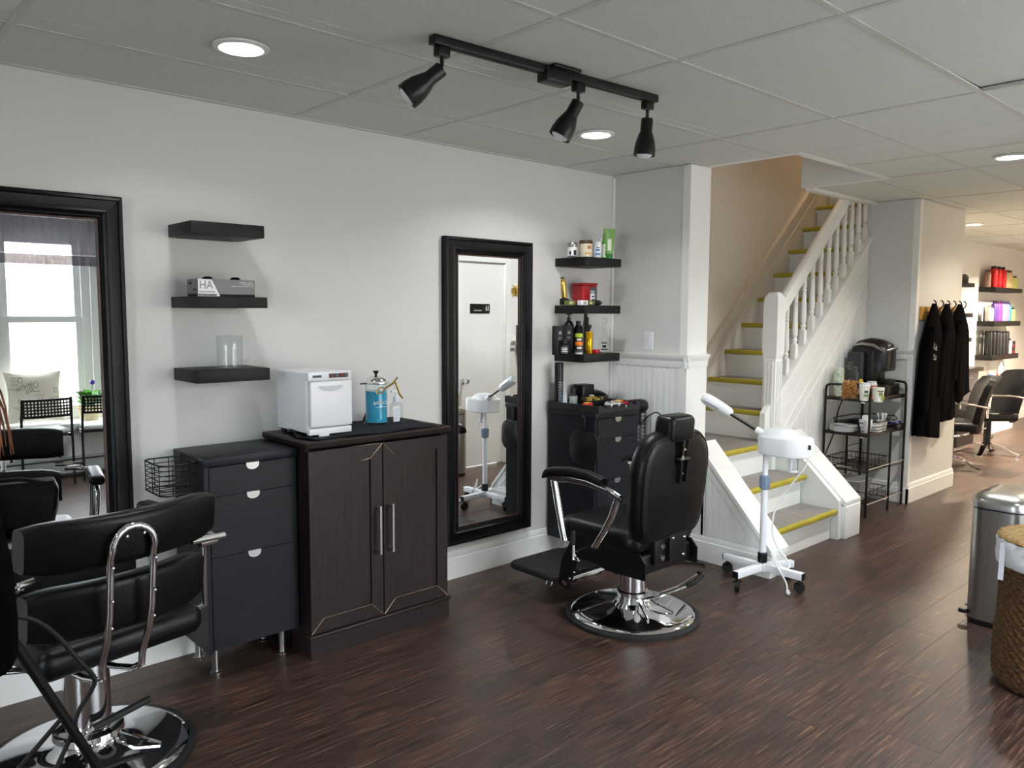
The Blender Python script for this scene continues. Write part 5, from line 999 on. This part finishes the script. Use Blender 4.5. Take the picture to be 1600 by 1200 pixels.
# ---------------------------------------------------------------- coat hooks and robes on the pier
hkb = thing('coat_hook_board', 'wooden board with black coat hooks on the white pier', 'coat hooks', (7.08, 2.47, 1.50))
MB().rbox(-.42, .42, -.018, 0, -.03, .075, .004).build('board', mat('honey_wood', '#a87a35', .45, vs_=6, st=(2, 12, 20), col2='#c29548'), hkb)
for x in (-.30, -.14, 0, .14, .27, .38):
    hk = MB().tube(rnd_path([(x, -.018, .03), (x, -.035, .03), (x, -.06, .06), (x, -.085, .09), (x, -.075, .12), (x, -.06, .125)], 2), .005, 6).build('hook', iron_m, hkb); MB().tube(rnd_path([(x, -.018, .0), (x, -.04, -.02), (x, -.06, -.01), (x, -.062, .012)], 2), .005, 6).build('lower_hook', iron_m, hk)
def robe(x, label, zb, wt_, wm, seed, ytop=2.405, hem=None, extra=None):
    o = thing('robe', label, 'robe', (x, 2.40, zb), 0, 'black robes on the hooks'); random.seed(seed); ph = [random.uniform(0, 6) for _ in range(4)]
    rings = []; H_ = 1.60-zb; n = 44
    for k in range(15):
        t = k/14; z = t*H_; up_ = 1-t
        w_ = (.022+(wt_)*min(1, up_*3.2)**.7*.55+(wm-wt_*.55)*up_**1.2*.5); d_ = .02+.045*min(1, up_*4)
        q = []
        for j in range(n):
            a = 2*PI*j/n; f = 1+.10*up_*sin(7*a+ph[0])+.06*up_*sin(11*a+ph[1])
            yy = -d_*sin(a)*f*.8; yy = min(yy, .055); zz_ = z+(hem(cos(a)) if hem and k == 0 else (hem(cos(a))*.5 if hem and k == 1 else 0))
            q.append((w_*cos(a)*f+.015*sin(ph[2]+3*t), yy+.0, zz_))
        rings.append(q)
    body = MB().loft(rings).build('body', robe_m, o, 60)
    for s_ in ((-1, 1) if extra is None else extra):
        sl_ = []
        for k in range(9):
            t = k/8; z = H_*.83-t*H_*.62; xx = s_*(.05+wt_*(.22+.2*min(1, 2.5*t))+.04*t); r_ = .02+.04*min(1, 2.5*t)+.008*t
            sl_.append([(xx+r_*cos(2*PI*j/14)*(1+.1*sin(3*2*PI*j/14+k)), -.03+min(.05, -.038*sin(2*PI*j/14)), z) for j in range(14)])
        MB().loft(sl_).build('sleeve', robe_m, o, 60)
    return o
ra = robe(6.76, 'black robe with pale script lettering on the leftmost coat hooks', .53, .28, .26, 1, hem=lambda c: -.03*c, extra=(-1,))
text('Lis', .07, pm('#9a9aa0'), ra, T((-.155, -.085, .73)) @ FACE_MY @ Rz(-.3)); text('Sz', .07, pm('#9a9aa0'), ra, T((-.155, -.085, .65)) @ FACE_MY)
robe(7.05, 'black robe hanging in the middle of the coat hooks', .66, .30, .28, 2, hem=lambda c: -.02)
robe(7.36, 'black robe on the right coat hooks with a pointed hem', .80, .30, .32, 3, hem=lambda c: .1*abs(c+.3)-.04, extra=(-1,))

# ---------------------------------------------------------------- bin and basket at the right edge
tc_ = thing('trash_can', 'stainless steel step trash can at the right edge', 'trash can', (4.43, 1.165, 0))
body = [(x, y) for x, y in rrect(.42, .25, .07, 7)]
MB().loft([[(x*s_, y*s_, z) for x, y in body] for s_, z in ((.97, 0), (.985, .012), (.985, .03))]).build('base', plastic_b, tc_, 40); MB().loft([[(x, y, z) for x, y in body] for z in (.03, .575)]).build('body', steel_m, tc_, 40)
MB().loft([[(x*s_, y*s_, z) for x, y in body] for s_, z in ((.985, .575), (.985, .583))]).build('gasket', plastic_b, tc_, 40); MB().loft([[(x*s_, y*s_, z) for x, y in body] for s_, z in ((1.01, .583), (1.01, .618), (.97, .63), (.8, .648), (.4, .656))]).build('lid', steel_m, tc_, 40); MB().rbox(-.05, .05, .11, .165, .03, .045, .004).build('pedal', steel_m, tc_); MB().rbox(-.2, -.17, .112, .15, .04, .06, .004).build('pedal_arm', plastic_b, tc_)
wk = thing('wicker_basket', 'brown woven seagrass laundry basket with a white liner and lid', 'basket', (3.72, .812, 0))
random.seed(6); rings = []; NR, NS = 64, 120
for k in range(NR+1):
    z = .008+.56*k/NR; base = .192+.006*sin(k*.11)+(.0 if k > 2 else -.004*(3-k)); rings.append([((base+.0055*sin(30*2*PI*j/NS+PI*(k % 4)*.5+.4*sin(k))+.0025*((k*7+j*3) % 5-2)/2)*cos(2*PI*j/NS), (base+.0055*sin(30*2*PI*j/NS+PI*(k % 4)*.5+.4*sin(k)))*sin(2*PI*j/NS), z+.0035*sin(30*2*PI*j/NS+k*1.57)) for j in range(NS)])
wick = mat('seagrass', '#2e1d0e', .75, vs_=55, st=(1, 1, 3), col2='#6f5029', bump=.5, bs=160); MB().loft(rings).build('weave', wick, wk, 60)
wick2 = mat('seagrass_lid', '#75592f', .8, vs_=70, col2='#ab8f5c', bump=.5, bs=160)
MB().loft([[(r_*cos(2*PI*j/60)*(1+.015*sin(9*2*PI*j/60+z*40)), r_*sin(2*PI*j/60)*(1+.015*sin(9*2*PI*j/60+z*40)), z) for j in range(60)] for r_, z in ((.196, .50), (.204, .51), (.206, .54), (.203, .57), (.206, .6), (.198, .615))]).build('liner', mat('white_liner_cloth', '#d8dade', .85, var=.04, vs_=20, bump=.15, bs=60), wk, 60)
MB().loft([[(r_*cos(2*PI*j/80)+.003*sin(20*2*PI*j/80), r_*sin(2*PI*j/80), z+.002*sin(24*2*PI*j/80+r_*300)) for j in range(80)] for r_, z in ((.2, .605), (.205, .612), (.2, .622), (.18, .628), (.15, .632), (.11, .635), (.07, .637), (.02, .638))]).build('lid', wick2, wk, 60)
MB().loft([[(-.155-.01*k*.3, .135+q, .60-.05*k) for q in (0, .02)] for k in range(4)], False).build('ribbon', pm('#d6d8e2'), wk)

# ---------------------------------------------------------------- back room
def bshelf(x0, x1, zt, th, label): return shelf(x0, x1, zt, th, label, 3.28, 'back room shelves')
SB = [(1.86, 'long back-room shelf of red and tan bottles, topmost'), (1.43, 'long back-room shelf of purple and blue bottles'), (.995, 'long back-room shelf of black spray cans')]
for zt_, lb in SB: bshelf(11.28, 12.38, zt_, .055 if zt_ > 1.5 else .065, lb)
for zt_, lb in ((1.885, 'short back-room shelf holding a black case'), (1.53, 'short back-room shelf holding small clear items'), (1.24, 'short back-room shelf holding a teal tube')): bshelf(10.0, 10.5, zt_, .05, lb)
def row(z, specs):
    protos = {}; cnt = {}
    for (x, y, kind, col, cap_, hh, r_, lb, gp) in specs:
        k = (col, cap_, hh, r_); cnt[k] = cnt.get(k, 0)+1
        if gp: lb = ORD[cnt[k]-1]+' from the left: '+lb
        if k not in protos:
            prof = [(r_*.94, 0), (r_, .006), (r_, hh*.78), (r_*.7, hh*.86), (r_*.45, hh*.88)] if kind == 'b' else [(r_*.96, 0), (r_, .006), (r_, hh*.9), (r_*.9, hh*.92)]
            protos[k] = bottle('product_bottle' if kind == 'b' else 'spray_can', lb, 'bottle' if kind == 'b' else 'can', (x, y, z), prof, pm(col), [(r_*.5, hh*.86), (r_*.5, hh), (.001, hh)] if kind == 'b' else [(r_*.85, hh*.9), (r_*.85, hh), (.001, hh)], pm(cap_), group=gp, n=12)
            if kind == 'b': MB().lathe([(r_*1.01, hh*.25), (r_*1.01, hh*.55)], 12).build('label_band', pm(col, .7), protos[k])
        else: dup(protos[k], (x, y, z), 0, lb)
random.seed(9)
xs = lambda a, n, d: [a+d*i for i in range(n)]
row(1.86, [(x, 3.34+.05*(i % 2), 'b', '#c4161c', '#2a0d0d', .27, .04, 'tall red bottle on the topmost back-room shelf', 'red bottles on the back shelf') for i, x in enumerate(xs(11.40, 6, .085))]
    + [(11.31, 3.38, 'b', '#8a6a5c', '#4a3a34', .22, .03, 'slim brown bottle left of the red back-room bottles', 'slim brown bottles'), (11.345, 3.42, 'b', '#8a6a5c', '#4a3a34', .22, .03, 'slim brown bottle left of the red back-room bottles', 'slim brown bottles')]
    + [(x, 3.36, 'b', '#cdb98c', '#4a3a2a', .24, .038, 'tan bottle on the topmost back-room shelf right of the reds', 'tan bottles on the back shelf') for x in xs(11.93, 3, .085)]
    + [(x, 3.35, 'b', '#c9d07a', '#1c1c1c', .17, .04, 'short yellow green bottle near the shelf end in the back room', 'yellow green bottles') for x in xs(12.19, 2, .09)])
row(1.43, [(x, 3.36, 'b', c_, k_, h_, .036, lb, g_) for x, c_, k_, h_, lb, g_ in
    [(11.34, '#cfc9bb', '#b5a27a', .2, 'pale bottle at the left of the purple back-room row', None), (11.41, '#b9a79a', '#54443c', .19, 'brownish bottle at the left of the purple back-room row', None)]
    + [(x, '#5a3f8f', '#241a3a', .26, 'dark purple bottle in the middle back-room row', 'dark purple bottles') for x in xs(11.52, 2, .08)]+[(x, '#b8459a', '#4a1c40', .26, 'pink magenta bottle in the middle back-room row', 'magenta bottles') for x in xs(11.68, 2, .075)]
    + [(x, '#8d8fd0', '#2c2c55', .26, 'lilac blue bottle in the middle back-room row', 'lilac bottles') for x in xs(11.83, 4, .075)]+[(12.13, '#3fa0b4', '#12333c', .24, 'teal bottle in the middle back-room row', None), (12.21, '#bcd08a', '#1c1c1c', .18, 'pale green bottle in the middle back-room row', 'pale green bottles'), (12.29, '#bcd08a', '#1c1c1c', .18, 'pale green bottle in the middle back-room row', 'pale green bottles')]])
row(.995, [(x, 3.33+.05*(i % 2), 'c', '#17171a', '#0c0c0e', .31, .033, 'tall black spray can on the lowest back-room shelf', 'black spray cans') for i, x in enumerate(xs(11.33, 5, .07))]+[(x, 3.33+.05*(i % 2), 'c', '#232326', '#111113', .30, .035, 'black printed spray can in the right group of the lowest shelf', 'printed black spray cans') for i, x in enumerate(xs(11.72, 6, .07))]
    + [(12.17, 3.34, 'b', '#d9d5ca', '#1c1c1c', .2, .034, 'white bottle right of the black cans in the back room', None)])
for k in range(4): tag(MB().lathe([(.04, 0), (.042, .004), (.042, .04), (.001, .041)], 14).build('wax_tin', pm('#2a2a2c' if k % 2 else '#7a2a30')), ('dark red tin at the bottom of the tin stack in the back room', 'black tin second in the back-room stack', 'red tin third in the back-room stack', 'black tin on top of the back-room stack')[k], 'tin').location = (12.28, 3.34, .995+.0415*k)
o = thing('black_case', 'black case on the upper short back-room shelf', 'case', (10.22, 3.37, 1.885)); MB().rbox(-.16, .16, -.06, .06, 0, .08, .01).build('case', plastic_b, o); MB().rbox(-.14, .14, -.05, .05, .08, .1, .008).build('lid', plastic_b, o)
bottle('clear_jar', 'small clear jar on the middle short back-room shelf', 'jar', (10.12, 3.36, 1.53), [(.04, 0), (.042, .005), (.042, .07)], plastic_w, [(.043, .07), (.043, .1), (.001, .1)], chrome_m)
bottle('teal_tube', 'teal green tube on the lowest short back-room shelf', 'tube', (10.28, 3.36, 1.24), [(.04, .03), (.045, .1), (.05, .2), (.048, .205)], pm('#3f8f86'), [(.038, 0), (.038, .03)], plastic_w, sy=.5)
bs = thing('back_station', 'black and grey station with a wire basket under the short shelves', 'station', (10.05, 3.3, 0)); MB().box(-.3, .3, -.16, .17, .5, .86).build('cabinet', pm('#55565a'), bs, 0); MB().box(-.36, .34, -.2, .17, .86, .9).build('top', plastic_b, bs, 0); MB().box(-.28, .28, -.15, .17, 0, .5).build('lower_cabinet', plastic_b, bs, 0); MB().box(-.1, .1, -.168, -.16, .78, .79).build('handle', nickel_m, bs, 0)
sd_ = thing('side_shelf', 'white ledge holding coloured bottles in the back room', 'shelf', (11.7, 3.477, .50)); MB().box(-.5, .5, -.28, 0, 0, .04).build('board', white_m, sd_, 0); MB().box(-.45, .45, -.24, -.0, -.5, 0).build('support', white_m, sd_, 0)
row(.54, [(x, 3.32, 'b', c_, k_, h_, .04, lb, None) for x, c_, k_, h_, lb in ((11.30, '#3d7f6a', '#1a3a5a', .2, 'green bottle on the white back-room ledge'), (11.42, '#3f6fc0', '#e0e0e0', .24, 'blue bottle on the white back-room ledge'), (11.54, '#86b04a', '#f0f0f0', .22, 'lime bottle on the white back-room ledge'), (11.66, '#d9a52c', '#d04a2a', .2, 'yellow orange bottle on the white back-room ledge'), (11.78, '#d5d9da', '#d0d0d0', .36, 'clear tall spray bottle on the white back-room ledge'))])
def back_chair(x, y, rz_, label):
    o = thing('styling_chair', label, 'salon chair', (x, y, 0), rz_)
    for k in range(4):
        a = PI/4+PI/2*k; ft = MB().loft([[(cos(a)*r_+px*cos(a+PI/2), sin(a)*r_+px*sin(a+PI/2), z+q) for px, q in ((-w_, 0), (w_, 0), (w_, h_), (-w_, h_))] for r_, w_, z, h_ in ((.03, .03, .06, .06), (.15, .026, .05, .045), (.25, .022, .012, .03), (.31, .026, 0, .028), (.33, .018, 0, .02))]).build('base_foot', chrome_m, o, 40)
    MB().lathe([(.05, .06), (.05, .12), (.036, .125), (.036, .38), (.001, .38)], 18).build('pump_column', plastic_b, o); MB().rbox(-.22, .22, -.2, .24, .38, .47, .03, 3).build('seat', leather_m, o)
    rings = []
    for z, w_, yb in ((.36, .15, -.235), (.42, .185, -.24), (.55, .2, -.26), (.70, .215, -.29), (.82, .22, -.33), (.90, .20, -.37), (.925, .16, -.385)):
        rings.append([(w_*u, yb+.06*u*u-t/2, z) for u in [-1+.25*i for i in range(9)] for t in (0,)]and([(w_*u, yb+.07*u*u-.03, z-.02*u*u*(z > .85)) for u in [-1+.25*i for i in range(9)]]+[(w_*u, yb+.07*u*u+.03, z-.02*u*u*(z > .85)) for u in [1-.25*i for i in range(9)]]))
    MB().loft(rings).build('backrest', leather_m, o, 50)
    ar = MB().tube(rnd_path([(-.24, .2, .66), (-.25, -.1, .66), (-.23, -.24, .63), (-.12, -.31, .61), (.12, -.31, .61), (.23, -.24, .63), (.25, -.1, .66), (.24, .2, .66)], 2), .012, 8).build('arm_band', chrome_m, o); [MB().tube([(s_*.245, .18, .66), (s_*.225, .16, .42)], .011, 8).build('arm_post', chrome_m, ar) for s_ in (-1, 1)]
    MB().tube(rnd_path([(-.12, .1, .3), (-.13, .42, .2), (.13, .42, .2), (.12, .1, .3)], 2), .012, 8).build('footrest', chrome_m, o); MB().tube([(0, .03, .12), (.12, -.14, .16), (.2, -.2, .17)], .008, 8).build('pump_lever', plastic_b, o); return o
back_chair(8.5, 2.80, R(28), 'nearer black styling chair half hidden behind the pier'); back_chair(9.62, 2.80, R(50), 'farther black styling chair in the back room')
d2 = sempty('door_2', (13.59, 2.6, 0)); MB().box(-.03, .0, -.4, .4, .01, 2.02).build('door_leaf', mat('orange_wood', '#9a5a2a', .45, vs_=3, st=(10, 10, 1), col2='#b06c36'), d2, 0); MB().box(-.035, .005, .4, .48, 0, 2.1).box(-.035, .005, -.48, -.4, 0, 2.1).box(-.035, .005, -.4, .4, 2.02, 2.1).build('door_casing', white_m, d2, 0)

# ---------------------------------------------------------------- seen in the left mirror: window seat, chairs, plant
va = thing('valance', 'sheer grey gathered valance over the window behind the camera', 'curtain', (1.8, -1.37, 1.93)); g_ = []
for z, d in ((0, 1), (.09, 1), (.1, .8), (.40, .7), (.43, .4), (.46, .6)): g_.append([(-.5+1.0*i/90, .012*d*sin(i*.9)+.006*d*sin(i*2.3+z*9), z) for i in range(91)])
vm = mat('sheer_grey', '#9a96a0', .9, var=.08, vs_=40, alpha=.72); MB().loft(g_[:2], False).build('hem_band', mat('grey_hem', '#77737c', .9, alpha=.9), va, 60); MB().loft(g_[2:], False).build('cloth', vm, va, 60); MB().tube([(-.55, 0, .435), (.55, 0, .435)], .01, 8).build('rod', plastic_w, va)
pil = thing('pillow', 'cream pillow with dark script print on the window seat', 'pillow', (1.66, -1.27, .495), R(4)); rings = []
for k in range(15):
    t = -1+2*k/14; wz = .235*t; n_ = 32; rings.append([(.23*cos(2*PI*j/n_)*abs(cos(2*PI*j/n_))**-.45*(.87+.13*t*t) if abs(cos(2*PI*j/n_)) > 1e-3 else 0, .075*(1-t**4)**.6*sin(2*PI*j/n_)*(1-.55*abs(cos(2*PI*j/n_))**2)+.0, wz*(.88+.12*abs(cos(2*PI*j/n_)))+.235) for j in range(n_)])
pmt = mat('script_print_linen', '#d8d2c0', .9, var=.03, vs_=20); MB().loft(rings, True, True, Rx(R(10))).build('cushion', pmt, pil, 60)
random.seed(12)
yf_ = lambda x, z: .078*(1-.5*(x/.23)**2)*(1-(abs(z-.235)/.235)**4)**.6-.17*(z-.235)+.004
for k in range(30):       # printed stamps, rules and ovals
    x, z = random.uniform(-.17, .17), random.uniform(.05, .42); w_ = random.uniform(.015, .05); kind = k % 3
    if kind == 0: mbp = MB().tube([(x+w_*t, yf_(x+w_*t, z), z+.003*sin(9*t+k)) for t in (-1, -.5, 0, .5, 1)], .0022, 4)
    elif kind == 1: mbp = MB().tube([(x+w_*.6*cos(t), yf_(x+w_*.6*cos(t), z+w_*.8*sin(t)), z+w_*.8*sin(t)) for t in [2*PI*q/12 for q in range(12)]], .0018, 4, True)
    else: mbp = MB().tube([(x+w_*.7*u, yf_(x+w_*.7*u, z+w_*.4*v), z+w_*.4*v) for u, v in ((-1, -1), (-.6, 1), (-.2, -1), (.2, 1), (.6, -1), (1, 1))], .0026, 4)
    mbp.build('print', ink_m, pil)
pt_ = thing('potted_plant', 'leafy green plant in a cream pot on the window seat', 'potted plant', (2.10, -1.25, .485)); MB().lathe([(.075, 0), (.08, .004), (.098, .12), (.102, .125), (.102, .135), (.095, .135), (.09, .11), (.001, .11)], 22).build('pot', pm('#d3c39a', .5), pt_); [MB().lathe([(r_, z), (r_+.0015, z+.003), (r_, z+.006)], 22).build('stripe', pm('#9a5a3a'), pt_) for r_, z in ((.083, .03), (.097, .108))]
lf = mat('leaf_green', '#4f8f2c', .45, var=.35, vs_=12); random.seed(2)
for k in range(30):
    a = random.uniform(0, 2*PI); L_ = random.uniform(.16, .32); w_ = random.uniform(.03, .05); rise = random.uniform(.08, .26); q = []
    for i in range(6):
        s_ = i/5; c0 = Vector((cos(a)*L_*s_*.62, sin(a)*L_*s_*.5, .12+rise*s_*1.5-rise*s_*s_*.9)); n0 = Vector((-sin(a), cos(a), 0))*w_*sin(PI*min(.98, s_*.9+.08)); q.append([c0-n0, c0+Vector((0, 0, -.006)), c0+n0])
    MB().loft(q, False).build('leaf', lf, pt_, 60)
MB().lathe([(.001, 0), (.02, .01), (.024, .03), (.014, .045), (.001, .048)], 10, T((.03, .02, .33))).build('flower', pm('#3a2f8a'), pt_); MB().tube([(0, 0, .11), (.03, .02, .33)], .003, 6).build('stem', lf, pt_)
def perf_chair(x, y, rz_, label):
    o = thing('perforated_chair', label, 'chair', (x, y, 0), rz_, 'black chairs in the mirror'); w_ = .195
    for s_ in (-1, 1):
        MB().tube([(s_*w_, -.2, 0), (s_*w_, -.185, .42), (s_*(w_-.005), -.20, .60), (s_*(w_-.01), -.225, .77)], .0105, 8).build('rear_leg', iron_m, o); MB().tube([(s_*w_, .22, 0), (s_*(w_-.01), .19, .43)], .0105, 8).build('front_leg', iron_m, o); MB().tube([(s_*(w_-.01), .19, .425), (s_*w_, -.187, .425)], .0095, 8).build('seat_rail', iron_m, o)
    MB().rbox(-.195, .195, -.18, .22, .43, .45, .008).build('seat', plastic_b, o); MB().rbox(-.18, .18, -.17, .21, .45, .49, .018, 3).build('cushion', pm('#dadada', .9), o)
    # perforated back: a bar grid with real holes
    nx_, nz_ = 14, 5; x0_, x1_, za, zb = -.19, .19, .605, .765; cw, chh = (x1_-x0_-.03)/nx_, (zb-za-.03)/nz_; mb = MB(); yb = lambda x: -.215-.03*(1-(x/.19)**2)
    def slab(xa, xb, za_, zb_):
        n_ = max(1, int((xb-xa)/.03)); mb.loft([[(x, yb(x)+d, z) for d, z in ((-.006, za_), (.006, za_), (.006, zb_), (-.006, zb_))] for x in [xa+(xb-xa)*i/n_ for i in range(n_+1)]])
    slab(x0_, x1_, za, za+.015); slab(x0_, x1_, zb-.015, zb); slab(x0_, x0_+.015, za+.015, zb-.015); slab(x1_-.015, x1_, za+.015, zb-.015)
    for i in range(nx_):
        for j in range(nz_):
            cx_, cz2 = x0_+.015+cw*(i+.5), za+.015+chh*(j+.5); r_ = .0088; oc = [(cx_+r_*cos(2*PI*q/8+PI/8), cz2+r_*sin(2*PI*q/8+PI/8)) for q in range(8)]
            sq = [(cx_+cw/2, cz2+chh*.2), (cx_+cw*.25, cz2+chh/2), (cx_-cw*.25, cz2+chh/2), (cx_-cw/2, cz2+chh*.2), (cx_-cw/2, cz2-chh*.2), (cx_-cw*.25, cz2-chh/2), (cx_+cw*.25, cz2-chh/2), (cx_+cw/2, cz2-chh*.2)]
            crn = {0: (cx_+cw/2, cz2+chh/2), 2: (cx_-cw/2, cz2+chh/2), 4: (cx_-cw/2, cz2-chh/2), 6: (cx_+cw/2, cz2-chh/2)}
            for q in range(8):
                q2 = (q+1) % 8; poly = [oc[q], sq[q]]+([crn[q]] if q in crn else [])+[sq[q2], oc[q2]]
                mb.ext(poly, -.005, .005, T((0, yb(cx_), 0)))
    mb.build('backrest', plastic_b, o, 30); return o
perf_chair(1.62, -.90, R(178), 'black perforated chair with white cushion in front of the pillow in the mirror'); perf_chair(2.13, -.95, R(186), 'black perforated chair by the plant at the mirror frame edge')
hb = thing('baseboard_heater', 'low grey baseboard heater under the window seat', 'heater', (1.8, -1.1, 0)); MB().box(-.6, .6, -.03, .03, .02, .18).build('casing', pm('#b5b7b3'), hb, 0); MB().box(-.6, .6, .03, .036, .15, .165).box(-.6, .6, .03, .036, .02, .035).build('louvre', pm('#4a4a4a'), hb, 0)
